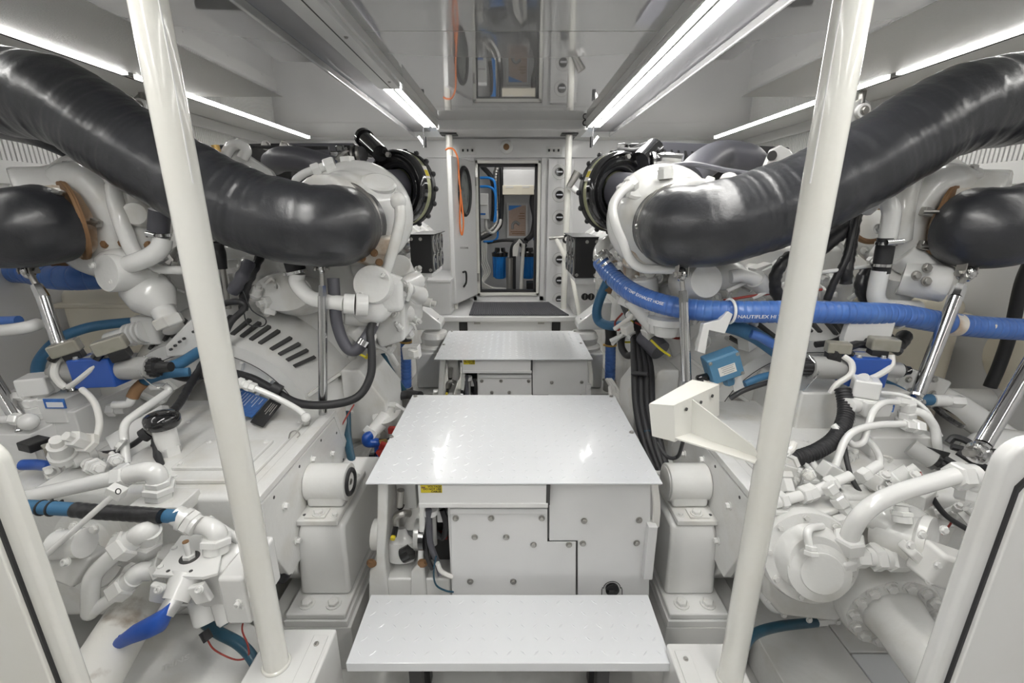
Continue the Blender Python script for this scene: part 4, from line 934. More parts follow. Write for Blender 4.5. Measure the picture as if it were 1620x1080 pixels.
# breather
bc = atz(270, 722, .8); br = thing('oil_filler', 'white oil filler neck with a glossy black cap on the left gearbox', 'cap', bc)
G().lathe(bc, (0, 0, 1), [(0, .052), (.012, .052), (.013, .042), (.05, .042), (.051, .036), (.15, .036)], 6).build('hex_base', PIPE, br)
G().lathe(bc+V((0, 0, .04)), (0, 0, 1), [(0, .038), (.10, .038)], 24).build('neck', PIPE, br)
G().lathe(bc+V((0, 0, .135)), (0, 0, 1), [(-.012, .030), (-.008, .052), (.002, .058), (.026, .058), (.036, .054), (.044, .042), (.050, .022), (.052, .002)], 36).build('cap', BLKP, br)
pipe('wire_loom', [(352, 500, 2.1), (335, 545, 2.0), (318, 580, 1.9), (300, 610, 1.8), (285, 636, 1.7), (270, 655, 1.62), (252, 680, 1.55), (246, 705, 1.5)], .016, TAPE, 'black taped wire loom running down behind the left support pole', 'cable', rf=soft(.03, .08))
pipe('wire_loom', [(246, 700, 1.5), (250, 725, 1.47), (275, 755, 1.42), (300, 785, 1.38), (335, 808, 1.33), (376, 824, 1.3)], .011, RUB, 'upper black cable descending past the black oil filler cap', 'cable', rf=soft(.04, .1))
pipe('wire_loom', [(248, 712, 1.49), (262, 748, 1.42), (292, 790, 1.36), (320, 815, 1.31), (350, 828, 1.28)], .010, RUB, 'lower black cable descending past the black oil filler cap', 'cable')
sc_ = thing('cable_connector', 'grey and black cable connector left of the oil filler cap', 'connector', at(240, 680, 1.55))
G().cyl(at(226, 690, 1.53), at(236, 683, 1.54), .026, .026).build('boot', RUB, sc_); G().cyl(at(236, 683, 1.54), at(252, 672, 1.56), .022).build('barrel', STL, sc_)
pipe('cable', [(228, 690, 1.53), (205, 706, 1.53), (175, 716, 1.55), (140, 716, 1.57), (118, 710, 1.6)], .010, RUB, 'black cable curving left from the grey connector', 'cable')
# loops of loom by the upper pole
pipe('wire_loom', [(412, 405, 2.15), (400, 430, 2.1), (388, 458, 2.08), (385, 490, 2.08)], .020, TAPE, 'black sleeve hanging right of the left support pole below the exhaust', 'cable', rf=soft(.05, .12))
pipe('wire_loom', [(395, 415, 2.1), (382, 440, 2.05), (368, 462, 2.05)], .028, GREYH, 'short thick grey sleeve below the upper left exhaust', 'cable', rf=soft(.06, .1))
pipe('wire_loom', [(345, 485, 2.0), (362, 478, 2.0), (382, 478, 2.0), (386, 488, 2.0), (365, 510, 1.98), (352, 540, 1.95)], .014, RUB, 'black cable folded in a loop right of the left support pole', 'cable')
pipe('wire', [(385, 460, 2.02), (398, 490, 2.0), (420, 505, 1.98), (415, 516, 1.98), (392, 512, 1.98), (385, 490, 2.0)], .003, RUB, 'thin black wire loop over the left bell housing slots', 'wire')
sr = thing('gas_strut', 'silver rod with black ends below the upper left exhaust', 'rod', at(355, 490, 2.1))
G().cyl(at(344, 385, 2.1), at(350, 425, 2.1), .026).build('boot', RUB, sr); G().cyl(at(345, 422, 2.1), at(355, 488, 2.1), .016).build('rod', CHR, sr); G().cyl(at(352, 422, 2.1), at(362, 488, 2.1), .012).build('rod', STL, sr)
# ---- stays
turnbuckle(at(509, 424, 1.93), at(510, 468, 1.92), at(511, 655, 1.84), at(513, 674, 1.83), .019, 'chromed stay under the upper left exhaust, in front of the left engine')
turnbuckle(at(45, 428, 1.92), at(68, 470, 1.90), at(118, 618, 1.80), at(124, 632, 1.80), .024, 'chromed stay under the lower left exhaust by the cream tank')
turnbuckle(at(-30, 560, 1.75), at(-20, 585, 1.72), at(30, 665, 1.65), at(38, 680, 1.65), .024, 'chromed stay cut by the left edge of the view', False)
# ---- tank and hoses behind
def tank(sx, x0, x1, y0, y1, z0, z1, label):
    t = thing('plastic_tank', label, 'tank', ((x0+x1)/2, y0, z0), 'cream plastic tanks')
    G().bb(x0, x1, y0, y1, z0, z1).build('body', CREAM, t, bevel=.07, seg=5)
    G().bb(x0-.01, x1+.01, y0-.012, y1, z1-.12, z1-.09).build('rim', CREAM, t, bevel=.01)
    G().lathe(((x0+x1)/2, y0+.25, z1), (0, 0, 1), [(0, .12), (.03, .12), (.04, .1)], 24).build('lid', CREAM, t)
    return t
tank(-1, -2.62, -2.02, 2.55, 4.6, .35, 1.27, 'cream plastic tank behind the left engine at the left edge')
pipe('suction_hose', [(10, 428, 2.45), (45, 430, 2.4), (80, 438, 2.35), (120, 440, 2.35), (165, 438, 2.4)], .062, BLUEH, 'thick blue ribbed hose in front of the left cream tank', 'hose', seg=28, rf=groove(.055, .05), step=.002)
pipe('fuel_hose', [(252, 508, 2.35), (200, 510, 2.3), (140, 518, 2.22), (95, 536, 2.12), (66, 565, 2.05), (60, 590, 1.98), (72, 612, 1.92)], .025, BLUET, 'dark blue hose arching in front of the left cream tank', 'hose')
pipe('return_pipe', [(-60, 524, 1.85), (0, 523, 1.85), (40, 518, 1.85), (60, 512, 1.9)], .026, PIPE, 'white pipe entering at the left edge beside the chromed stay', 'pipe')
pipe('return_hose', [(-60, 508, 1.95), (0, 508, 1.95), (30, 507, 1.95)], .022, BLUEH, 'short blue hose at the left edge above the white pipe', 'hose')
pipe('fuel_hose', [(345, 540, 2.05), (315, 556, 2.0), (290, 572, 1.9), (272, 580, 1.85)], .025, BLUET, 'dark blue hose end meeting the grey solenoid of the left valve', 'hose')
pipe('fuel_hose', [(300, 588, 1.85), (262, 592, 1.82), (232, 602, 1.80), (216, 616, 1.78), (209, 628, 1.76)], .020, BLUET, 'blue hose with a brown sleeve bending down to a white elbow', 'hose')
pipe('hose_sleeve', [(226, 606, 1.785), (216, 616, 1.77), (209, 629, 1.755)], .0225, RUST, 'brown sleeve on the blue hose above the white elbow', 'sleeve')
pipe('elbow', [(209, 629, 1.755), (204, 638, 1.75), (190, 640, 1.75), (180, 640, 1.75)], .017, PIPE, 'small white elbow fitting on the left manifold', 'fitting')

# ---- left hydraulic manifold
ML = thing('hydraulic_manifold', 'white hydraulic manifold block on the left gearbox under the blue valve', 'manifold', (-1.95, 1.6, .3), 'hydraulic manifolds')
mp = lambda n, g, m=WHT, **k: g.build(n, m, ML, **k)
mp('rear_block', G().bb(-2.3, -1.80, 1.70, 2.40, .55, .90), bevel=.006)
mp('front_block', G().bb(-2.3, -1.895, 1.60, 1.84, .62, .85), bevel=.005)
mp('upper_block', G().bb(-2.15, -1.83, 1.694, 1.87, .851, .955), bevel=.005)
mp('stand', G().bb(-2.3, -1.6, 1.55, 2.3, .15, .60), bevel=.03)
c = at(60, 607, 1.74); mp('square_knob', G().box(c, (.10, .10, .075), Matrix.Rotation(.35, 3, 'Z')), bevel=.008); mp('knob_neck', G().cyl(c, c+V((0, 0, -.10)), .035)); mp('side_plug', G().cyl(at(70, 600, 1.78), at(84, 612, 1.75), .032))
np_ = mp('nameplate', G().bb(at(70, 640, 1.69).x, at(103, 640, 1.69).x, 1.690, 1.694, at(90, 646, 1.69).z, at(90, 631, 1.69).z), PBLUE)
G().bb(at(74, 640, 1.69).x, at(100, 640, 1.69).x, 1.6885, 1.690, at(90, 644, 1.69).z, at(90, 636, 1.69).z).build('print_line', INKW, np_)
nutchain(ML, at(62, 672, 1.70), at(49, 630, 1.70), [(.25, .038, 18), (.25, .034, 6), (.2, .03, 18), (.3, .027, 6)])
mp('tube', G().tube(A([(-20, 640, 1.72), (0, 632, 1.72), (20, 627, 1.71), (45, 626, 1.70)]), .018, 12), PIPE); nutchain(ML, at(28, 626, 1.71), at(42, 626, 1.7), [(1, .025, 6)])
mp('tube', G().tube(A([(-20, 664, 1.64), (20, 663, 1.63), (45, 664, 1.62)]), .016, 12), PIPE); nutchain(ML, at(18, 662, 1.62), at(32, 663, 1.62), [(1, .024, 6)]); mp('elbow', G().ball(at(45, 667, 1.62), .034, 14), PIPE)
mp('tube', G().tube(A([(200, 734, 1.45), (197, 700, 1.50), (196, 682, 1.53), (200, 668, 1.56), (215, 655, 1.6), (262, 622, 1.75), (266, 615, 1.77), (258, 611, 1.8), (240, 612, 1.8)]), .015, 12), PIPE)
mp('bracket', G().prism(A([(165, 692, 1.6), (255, 640, 1.8), (262, 665, 1.8), (180, 720, 1.55)]), (0, .04, -.02)), bevel=.004)
bolt(ML, (-1.80, 1.9, .72), (1, 0, 0), .016, PIPE, h=.03); nutchain(ML, (-1.80, 1.85, .84), (-1.72, 1.85, .84), [(.5, .03, 6), (.5, .02, 18)])
mp('tube', G().tube(A([(178, 800, 1.3), (200, 790, 1.35)]), .012), PIPE)
text_mesh('stamped_letter', 'G1', .035, GREYC, (-2.02, 1.98, .9005), (.8, .6, 0), (-.6, .8, 0), ML)
# ---- solenoid valve
def din_plug(parent, c, rz, s=1.0, tilt=0):
    r = Matrix.Rotation(rz, 3, 'Z') @ Matrix.Rotation(tilt, 3, 'Y')
    G().box(V(c)+V((0, 0, -.01)), (.05*s, .05*s, .035*s), r).build('plug_base', BLKM, parent, bevel=.004)
    G().box(V(c)+r @ V((-.012, 0, .03))*s, (.085*s, .055*s, .045*s), r).build('plug_cover', SMOKE, parent, bevel=.008)
    G().cyl(V(c)+r @ V((-.045, 0, .015))*s, V(c)+r @ V((-.065, 0, .002))*s, .014*s).build('gland', BLKP, parent)
def valve(label, lft, rgt, bx0, bx1, h, r, flip):
    v = thing('solenoid_valve', label, 'valve', (lft+rgt)/2, 'blue solenoid valves'); lft = V(lft); rgt = V(rgt); d = (rgt-lft).normalized()
    P = lambda f: lft.lerp(rgt, f)
    L = (rgt-lft).length; rot = d.to_track_quat('X', 'Z').to_matrix()
    G().box(P((bx0+bx1)/2), ((bx1-bx0)*L, h*1.05, h*1.15), rot).build('body', BLUEV, v, bevel=.006)
    G().box(P((bx0+bx1)/2)+V((0, 0, h*.58)), ((bx1-bx0)*L*.5, h*.5, .004), rot).build('type_plate', GREYC, v)
    for a, b in ((-.32, -.38), (.32, -.38), (.32, .38), (-.32, .38)): bolt(v, P((bx0+bx1)/2)+rot @ V((a*(bx1-bx0)*L, b*h, h*.58)), (0, 0, 1), .008, ALU, socket=True)
    return v, P, L, rot
lf = at(78, 588, 1.76); rg = at(268, 580, 1.74)
v, P, L, rot = valve('blue bodied solenoid valve with grey coils above the left manifold', lf, rg, .28, .62, .105, .04, 0)
G().cyl(P(.08), P(.28), .046).build('coil', GREYC, v); G().cyl(P(.62), P(.86), .046).build('coil', GREYC, v); G().cyl(P(0), P(.08), .02).build('end_pin', STL, v)
g = G().lathe(P(.84), P(1)-P(.84), [(0, .036), (.035, .036), (.04, .024), (.09, .02)], 20).build('knob', BLKM, v)
for k in range(14):
    t = k*.4488; a, x, y = frame(rg-lf); q = P(.85)+(x*math.cos(t)+y*math.sin(t))*.036; G().cyl(q, q+a*.03, .004, seg=6).build('knob_rib', RUB, v)
G().cyl(P(.95), P(1.0), .018).build('tip', STL, v)
G().tube([P(.82)+V((0, 0, .05)), P(.83)+V((0, -.045, 0)), P(.84)+V((0, -.02, -.06)), P(.88)+V((0, 0, -.09)), P(.95)+V((0, 0, -.07))], .0025, 6).build('wire_clip', CHR, v)
din_plug(v, at(118, 560, 1.74), .5, 1.15, -.25); din_plug(v, at(190, 556, 1.73), .5, 1.25, -.25)
G().tube(A([(102, 563, 1.74), (90, 573, 1.72), (86, 592, 1.7), (95, 606, 1.7), (104, 613, 1.7)]), .013, 10).build('cable', CABW, v)
G().tube(A([(177, 562, 1.73), (160, 572, 1.71), (138, 590, 1.7), (118, 606, 1.7), (108, 612, 1.7)]), .011, 10).build('cable', CABW, v)
# lower plug with its looping white cable
sp = thing('coil_plug', 'smoky grey plug on a black coil at the front of the left manifold', 'plug', at(70, 715, 1.55))
G().box(at(55, 702, 1.56), (.075, .07, .035), Matrix.Rotation(-.3, 3, 'Z')).build('base', BLKM, sp, bevel=.004)
G().box(at(83, 712, 1.53), (.05, .05, .055), Matrix.Rotation(-.6, 3, 'Z')).build('cover', SMOKE, sp, bevel=.006); G().cyl(at(88, 722, 1.52), at(100, 733, 1.5), .022).build('gland', BLKP, sp); bolt(sp, at(84, 708, 1.5), (-.2, -1, .8), .008, STL)
pipe('cable', [(100, 734, 1.50), (125, 724, 1.5), (148, 702, 1.52), (157, 672, 1.56), (153, 645, 1.6), (143, 628, 1.64), (130, 616, 1.68)], .0115, CABW, 'white cable looping over the front of the left manifold', 'cable')
pipe('fuel_hose', [(35, 735, 1.5), (60, 735, 1.5), (80, 738, 1.48)], .02, BLUEV, 'short blue hose below the smoky plug at left', 'hose')
for i, q in enumerate([(110, 745), (95, 755), (125, 735), (145, 742), (85, 745)]):
    part('small_fitting', G().cyl(at(*q, 1.45), at(q[0]+14, q[1]-10, 1.5), .022, seg=6), CAST, parent=ML)
mp('lower_block', G().bb(-2.2, -1.62, 1.42, 1.6, .40, .68), CAST, bevel=.02)

# ---- piping at the front of the left gearbox
FL = thing('hydraulic_pipework', 'thick white pipe with hex elbow crossing the left gearbox front', 'pipe', at(150, 765, 1.24))
G().cyl(at(40, 787, 1.24), at(192, 753, 1.24), .0235, seg=24).build('pipe', PIPE, FL)
nutchain(FL, at(186, 754, 1.24), at(214, 749, 1.24), [(.65, .038, 6), (.35, .030, 18)])
G().tube(A([(210, 749, 1.24), (232, 745, 1.24), (246, 750, 1.24), (250, 764, 1.24)]), .030, 18).build('elbow', PIPE, FL)
nutchain(FL, at(250, 758, 1.24), at(253, 786, 1.24), [(.3, .036, 6), (.35, .046, 6), (.35, .040, 6)])
G().box(at(262, 796, 1.24), (.16, .10, .045)).build('port_block', CAST, FL, bevel=.004)
rd = thing('linkage_rod', 'thin white rod with a square end running down left of the tape wound hose', 'rod', at(80, 870, 1.07))
G().cyl(at(75, 876, 1.0), at(178, 784, 1.06), .0078).build('rod', PIPE, rd); G().box(at(184, 778, 1.07), (.04, .03, .03), Matrix.Rotation(.5, 3, 'Y')).build('end_block', PIPE, rd, bevel=.003); G().torus(at(187, 777, 1.05), (0, -1, .4), .007, .0015, 16, 6).build('mark_ring', INK, rd)
hs = pipe('hydraulic_hose', [(20, 800, 1.12), (57, 802, 1.12), (120, 806, 1.12), (200, 812, 1.11), (284, 817, 1.11)], .0195, BLUET, 'blue hose wound with black tape at the lower left', 'hose', seg=18)
pipe('tape_winding', [(118, 806, 1.12), (150, 809, 1.115), (200, 812, 1.11), (256, 816, 1.097)], .0215, TAPE, 'black tape wound round the lower left blue hose', 'tape', seg=18, sub=14, rf=soft(.025, .03))
for px, py in ((82, 804), (66, 803)):
    tg(clamp(None, at(px, py, 1.12), (1, 0, 0), .0195, .006, RUB, 'cable_tie'), 'black cable tie on the lower left blue hose, %s of two' % ('right' if px > 75 else 'left'), 'tie', 'cable ties on the lower left hose')
# front round cover, port block
part('round_cover', G().lathe(at(148, 862, 1.24), (-.1, -1, .35), [(-.12, .165), (0, .165), (.004, .14), (.02, .135), (.022, .09), (.05, .08)], 48), CAST, parent=GL)
for q in ((96, 842), (118, 832), (150, 836), (185, 850), (205, 880)): bolt(GL, at(*q, 1.07), (-.1, -1, .35), .011, CAST)
pb = thing('port_cover', 'white rectangular port cover with a socket bolt beside the left bulkhead end', 'cover', at(110, 890, 1.05))
G().box(at(112, 885, 1.06), (.12, .08, .09), Matrix.Rotation(.5, 3, 'Y') @ Matrix.Rotation(-.4, 3, 'X')).build('body', WHT, pb, bevel=.01)
G().cyl(at(90, 862, 1.05), at(135, 858, 1.05), .04, seg=24).build('barrel', WHT, pb); bolt(pb, at(106, 888, 1.01), (-.2, -1, .5), .010, PIPE, socket=True)
# U-shaped pipe
up = thing('bent_pipe', 'white pipe bent in a narrow hook between two hex elbows at lower left', 'pipe', at(145, 965, 1.02))
G().tube(A([(192, 868, 1.04), (172, 885, 1.03), (152, 905, 1.02), (144, 925, 1.01), (143, 968, 1.0)]), .0215, 20).build('pipe', PIPE, up)
G().ball(at(143, 968, 1.0), .0215, 14).build('bend', PIPE, up)
G().cyl(at(148, 966, 1.0), at(192, 934, 1.02), .0175, seg=18).build('pipe', PIPE, up)
nutchain(up, at(182, 938, 1.02), at(212, 914, 1.03), [(.7, .034, 6), (.3, .026, 18)]); G().tube(A([(205, 920, 1.03), (220, 905, 1.04), (240, 903, 1.06)]), .026, 16).build('elbow', PIPE, up)
nutchain(up, at(185, 872, 1.04), at(215, 850, 1.06), [(.7, .040, 6), (.3, .030, 18)]); G().tube(A([(208, 854, 1.06), (225, 842, 1.06), (238, 840, 1.08)]), .027, 16).build('elbow', PIPE, up)
nutchain(up, at(236, 838, 1.07), at(226, 876, 1.1), [(.35, .030, 18), (.35, .042, 6), (.3, .036, 6)])
nutchain(up, at(205, 884, 1.09), at(190, 872, 1.1), [(1, .03, 6)]); nutchain(up, at(243, 905, 1.06), at(256, 898, 1.07), [(1, .036, 6)])
# lever valve block
vb = thing('lever_valve', 'white valve block with a bright blue lever at the lower left', 'valve', at(310, 940, 1.05))
TP = .74
top = [atz(286, 846, TP), atz(330, 842, TP), atz(352, 868, TP), atz(345, 905, TP), atz(320, 912, TP), atz(240, 908, TP)]
G().prism(top, (0, 0, -.012)).build('top_plate', WHT, vb, bevel=.003)
g = G(); a = atz(252, 905, TP-.012); b = atz(372, 900, TP-.012)
g.bb(a.x, b.x-.01, a.y+.0, a.y+.13, TP-.14, TP-.012); g.build('body', WHT, vb, bevel=.012, seg=3)
g = G(); q0 = atz(345, 915, TP); g.bb(q0.x, q0.x+.075, q0.y-.01, q0.y+.16, TP-.15, TP+.01); g.build('side_block', WHT, vb, bevel=.012)
bolt(vb, V((q0.x+.05, q0.y-.01, TP-.07)), (0, -1, 0), .008, PIPE, socket=True, h=.012); bolt(vb, V((q0.x+.055, q0.y-.01, TP-.09)), (0, -1, 0), .005, PIPE)
c = atz(300, 882, TP); G().cyl(c+V((0, 0, .0005)), c+V((0, 0, .002)), .026, seg=24).build('spindle_hole', GROOVE, vb); G().cyl(c, c+V((0, 0, .012)), .017, seg=6).build('spindle_nut', PIPE, vb); G().cyl(c+V((0, .0, .01)), c+V((-.004, .004, .05)), .008).build('spindle', CEILM, vb); G().cyl(c+V((-.004, .004, .05)), c+V((-.004, .004, .053)), .0082).build('spindle_tip', RUST, vb)
for q in ((266, 903), (302, 903)): p = atz(*q, TP); G().cyl(p, p+V((0, 0, .001)), .005, seg=12).build('bolt_hole', GROOVE, vb)
for q in ((276, 868), (254, 898)): bolt(vb, atz(*q, TP-.002), (0, 0, 1), .008, PIPE)
h0_ = at(292, 922, 1.02); h1_ = at(280, 945, .99)
G().lathe(h0_, h1_-h0_, [(-.02, .045), (.0, .042), (.025, .036), (.045, .033)], 28).build('hub', WHT, vb)
for s in ((252, 932), (316, 932)):
    G().box(at(*s, 1.0)+V((0, 0, -.012)), (.05, .02, .06), Matrix.Rotation(.3 if s[0] < 280 else -.3, 3, 'Y')).build('ear', WHT, vb, bevel=.006); bolt(vb, at(*s, .985), (0, -1, .6), .0085, PIPE, socket=True)
G().cyl(at(282, 940, .99), at(261, 972, .95), .0215, seg=24).build('shaft', ALU, vb); G().cyl(at(284, 938, .995), at(279, 946, .985), .0235, seg=24).build('blue_collar', BLUEV, vb)
pts = A([(268, 966, .95), (258, 980, .94), (238, 991, .93), (210, 1003, .93), (185, 1018, .93), (177, 1025, .93)])
rr = [.022, .033, .031, .026, .018, .008]
a_, x_, y_ = frame(pts[-1]-pts[0]); rings = []
for p, r in zip(spline(pts, 1), rr): rings.append([p+V((0, math.cos(k*.3927)*r*.8, math.sin(k*.3927)*r*.95)) for k in range(16)])
G().loft(rings).build('lever_grip', BLUEL, vb, ang=60, sub=0)
for k in range(5):
    p = pts[2].lerp(pts[4], k/5)+V((-.006, 0, .021-k*.002)); G().ball(p, .005, 8).build('grip_bump', BLUEL, vb)
for (q, q2, r) in (((318, 945, 1.06), (328, 985, 1.03), .036), ((352, 930, 1.08), (368, 982, 1.03), .040)):
    A_, B_ = at(*q), at(*q2); G().lathe(A_, B_-A_, [(0, r), ((B_-A_).length*.9, r*.95), ((B_-A_).length, r*.8)], 28).build('filter_bowl', PIPE, vb)
# fittings feeding the block
nutchain(vb, at(278, 814, 1.12), at(312, 832, 1.11), [(.35, .028, 18), (.2, .034, 18), (.3, .036, 6), (.15, .03, 18)])
G().tube(A([(310, 830, 1.13), (328, 832, 1.12), (343, 842, 1.11), (344, 856, 1.11)]), .026, 18).build('elbow', PIPE, vb)
nutchain(vb, at(342, 848, 1.11), at(342, 872, 1.10), [(.5, .044, 6), (.5, .034, 18)])
pipe('hydraulic_tube', [(330, 822, 1.2), (350, 835, 1.18), (380, 855, 1.15)], .014, PIPE, 'white tube running under the left support pole beside the lever valve', 'tube')
# lower things: drum, sloping cover, hose, wire
dr_ = thing('oil_drum', 'stained white cylinder lying below the hooked pipe at lower left', 'cylinder', at(140, 1050, .9))
G().lathe(at(120, 1120, .80), at(225, 945, 1.12)-at(120, 1120, .80), [(0, .060), (.05, .066), (.36, .066), (.40, .05)], 36).build('shell', DIRTY, dr_)
part('round_cover', G().lathe(at(232, 935, 1.14), (-.2, -1, .3), [(-.1, .11), (0, .11), (.006, .09), (.02, .06)], 40), CAST, parent=GL)
lc = thing('bilge_cover', 'sloping greyish white bilge cover with raised letters under the blue lever', 'cover', at(290, 1060, 1.0))
q = A([(150, 1110, .86), (250, 960, 1.22), (330, 945, 1.3), (420, 1000, 1.22), (440, 1110, .98)])
G().prism(q, (0, 0, -.02)).build('plate', DIRTY if False else CAST, lc, bevel=.006)
a = at(255, 1062, .985); b = at(296, 1043, 1.02); u = (b-a).normalized(); n_ = (q[1]-q[0]).cross(q[3]-q[0]).normalized()
if n_.z < 0: n_ = -n_
text_mesh('raised_letters', 'INNS', .030, CAST, a+n_*.0, u, n_.cross(u), lc, bold=.001)
pipe('bilge_hose', [(325, 985, 1.12), (345, 1000, 1.1), (378, 1018, 1.08), (402, 1045, 1.05), (420, 1090, 1.0)], .017, TEAL, 'dark teal hose curving down beside the left pole plinth', 'hose')
pipe('wire', [(327, 1010, 1.05), (340, 1028, 1.05), (372, 1043, 1.05), (392, 1038, 1.05), (392, 1020, 1.06), (383, 995, 1.08), (390, 975, 1.1), (408, 962, 1.12)], .0025, REDW, 'dark red wire looping over the dark teal hose', 'wire')
G().cyl(at(322, 998, 1.06), at(330, 1012, 1.05), .014).build('wire_connector', RUB); tg(bpy.data.objects['wire_connector'], 'small black wire connector under the white filter bowls', 'connector')
# between left engine and platform
pipe('bilge_hose', [(549, 652, 2.1), (550, 690, 2.0), (556, 725, 1.9), (570, 765, 1.8)], .019, TEAL, 'dark teal hose between the left engine foot and the near platform', 'hose')
pipe('wire', [(560, 640, 2.1), (545, 665, 2.0), (530, 695, 1.95), (527, 725, 1.9)], .0035, REDW, 'dark red wire hanging beside the left near mount', 'wire')
sp = thing('sea_water_pump', 'off white pump casting with blue elbows beside the near platform corner', 'pump', at(605, 700, 2.2))
G().lathe(at(613, 655, 2.2), (-.2, -.4, 1), [(-.12, .05), (-.02, .07), (.0, .078), (.012, .078), (.013, .05), (0, .045)], 28).build('funnel', CAST, sp)
G().cyl(at(610, 660, 2.2), at(588, 685, 2.1), .042, .034).build('neck', CAST, sp); nutchain(sp, at(592, 680, 2.12), at(584, 690, 2.1), [(1, .045, 6)], CAST)
G().prism(A([(625, 640, 2.2), (640, 650, 2.2), (632, 672, 2.2), (620, 672, 2.2)]), (0, .03, 0)).build('cover', WHT, sp, bevel=.003)
G().tube(A([(586, 688, 2.08), (580, 692, 2.06), (582, 700, 2.06), (598, 700, 2.08)]), .024, 14).build('blue_elbow', BLUEV, sp); G().cyl(at(598, 700, 2.08), at(599, 730, 2.08), .020).build('blue_tube', BLUEV, sp)
G().box(at(612, 672, 2.3), (.12, .1, .14)).build('dark_motor', BLKM, sp, bevel=.01); nutchain(sp, at(600, 701, 2.08), at(612, 699, 2.1), [(1, .018, 6)], BRASS)
for i, (px, py, m_) in enumerate(((620, 680, RED), (602, 715, RED), (606, 705, RED), (590, 722, BLKP), (583, 730, CEILM), (588, 735, BLKP), (597, 738, STL), (580, 742, BLKP))):
    G().box(at(px, py, 2.05), (.035, .03, .035), Matrix.Rotation(i, 3, 'Y')).build('small_valve', m_, sp, bevel=.006)
pipe('drain_hose', [(610, 640, 2.4), (622, 630, 2.5), (645, 624, 2.55), (665, 626, 2.5)], .028, RUB, 'black hose arching behind the off white pump casting', 'hose')
# ================================================================== AFT PART OF THE AISLE, both sides
def riser(px0, py0, px1, py1, Y, label):
    t = thing('riser_hose', label, 'hose', at(px1, py1, Y), 'blue riser hoses')
    a, b = at(px0, py0, Y), at(px1, py1, Y)
    G().tube([a, a.lerp(b, .5), b], .036, 20, 40, groove(.026, .06), .002).build('hose', BLUEH, t)
    clamp(t, a, b-a, .040, m=BRASS); clamp(t, b, b-a, .040)
    G().tube([a, a+V((-.0, 0, .06)), a+V((-.01, .03, .16))], .040, 16).build('rubber_elbow', RUB, t); G().cyl(b, b+V((0, 0, -.08)), .045).build('spigot', STL, t)
riser(642, 540, 643, 612, 3.0, 'upright blue ribbed hose with clamps left of the far platform')
riser(966, 545, 965, 600, 3.0, 'upright blue ribbed hose with clamps right of the far platform')
pipe('drain_hose', [(600, 545, 2.8), (612, 575, 2.8), (632, 608, 2.8), (640, 620, 2.8)], .020, TEAL, 'dark hose leaning against the left upright blue hose', 'hose')
tg(G().cyl(at(618, 606, 2.75), at(618, 624, 2.75), .010).build('yellow_handle', YEL), 'small yellow upright stub left of the blue riser hose', 'handle')
pipe('wire', [(563, 558, 2.0), (575, 563, 2.05), (580, 566, 2.05), (582, 560, 2.05)], .006, YEL, 'yellow wire end below the hooked grey hose', 'wire')
for sx, m_, lab in ((-1, lambda p: p, 'left'), (1, lambda p: 1612-p, 'right')):
    rm = thing('engine_mount', 'far engine mount with white arm and black bolt %s of the far platform' % lab, 'mount', at(m_(685), 620, 3.3), 'far resilient engine mounts')
    G().prism(A([(m_(643), 478, 3.3), (m_(655), 478, 3.3), (m_(698), 512, 3.3), (m_(698), 522, 3.3), (m_(648), 522, 3.3)]), (0, .18, 0)).build('arm', WHT, rm, bevel=.01)
    c = at(m_(688), 522, 3.35); G().lathe(c, (0, 0, -1), [(0, .03), (.01, .09), (.05, .11), (.10, .10), (.12, .13), (.14, .13)], 28).build('rubber_mount', CAST, rm)
    G().cyl(c+V((0, 0, .02)), c+V((0, 0, .09)), .032).build('bolt_cap', BLKP, rm)
    G().bb(c.x-.13, c.x+.13, 3.2, 3.6, c.z-.42, c.z-.14).build('pedestal', WHT, rm, bevel=.015); G().bb(c.x-.16, c.x+.16, 3.1, 3.7, c.z-.46, c.z-.42).build('base_plate', WHT, rm, bevel=.005)
    G().bb(c.x-.15, c.x+.15, 3.15, 3.65, c.z-.62, c.z-.46).build('bed', DIRTY, rm)
tagp = thing('filter_canister', 'white canister with printed bar label beside the left engine', 'canister', at(605, 540, 2.5))
G().prism(A([(608, 490, 2.5), (630, 480, 2.5), (630, 528, 2.5), (600, 540, 2.5), (598, 520, 2.5)]), (0, .06, 0)).build('shell', WHT, tagp, bevel=.015)
lb = G().prism(A([(626, 478, 2.48), (638, 472, 2.48), (638, 520, 2.48), (627, 524, 2.48)]), (0, .02, 0)).build('label', PAPER, tagp, bevel=.001)
text_mesh('lettering', 'NB', .055, INK, at(630, 487, 2.475), (0, 0, -1), (1, 0, 0), lb, bold=.002)
G().prism(A([(617, 505, 2.49), (621, 504, 2.49), (621, 520, 2.49), (617, 521, 2.49)]), (0, .01, 0)).build('bar_mark', GREYC, tagp)
# ================================================================== RIGHT SIDE
cR = at(1262, 690, 2.05)
ER = engine(1, cR.x, cR.z, .515, 1.27, 'right white marine engine with the long blue hose across it')
GR = gearbox(1, .765, 'right white gearbox with a bolted round cover and tee fittings')
prt = lambda name, g, m=CAST, **k: g.build(name, m, ER, **k)
exhaust('upper right black wrapped exhaust pipe sweeping behind the right support pole', [(1690, 150, 2.0), (1620, 158, 2.0), (1560, 165, 1.98), (1490, 186, 1.96), (1400, 240, 1.94), (1300, 296, 1.92), (1200, 336, 1.90), (1130, 355, 1.90), (1084, 360, 1.96), (1056, 356, 2.14)], .168)
exhaust('lower black wrapped exhaust pipe at the right edge of the view', [(1730, 318, 1.9), (1670, 340, 1.87), (1600, 358, 1.86), (1556, 362, 1.88), (1527, 359, 1.95)], .158)
turbo(ER, at(1046, 342, 2.30), (.3, -1, -.05), .225, -.2)
turbo(ER, at(1452, 336, 2.28), (.7, -.85, -.05), .245, -.2)
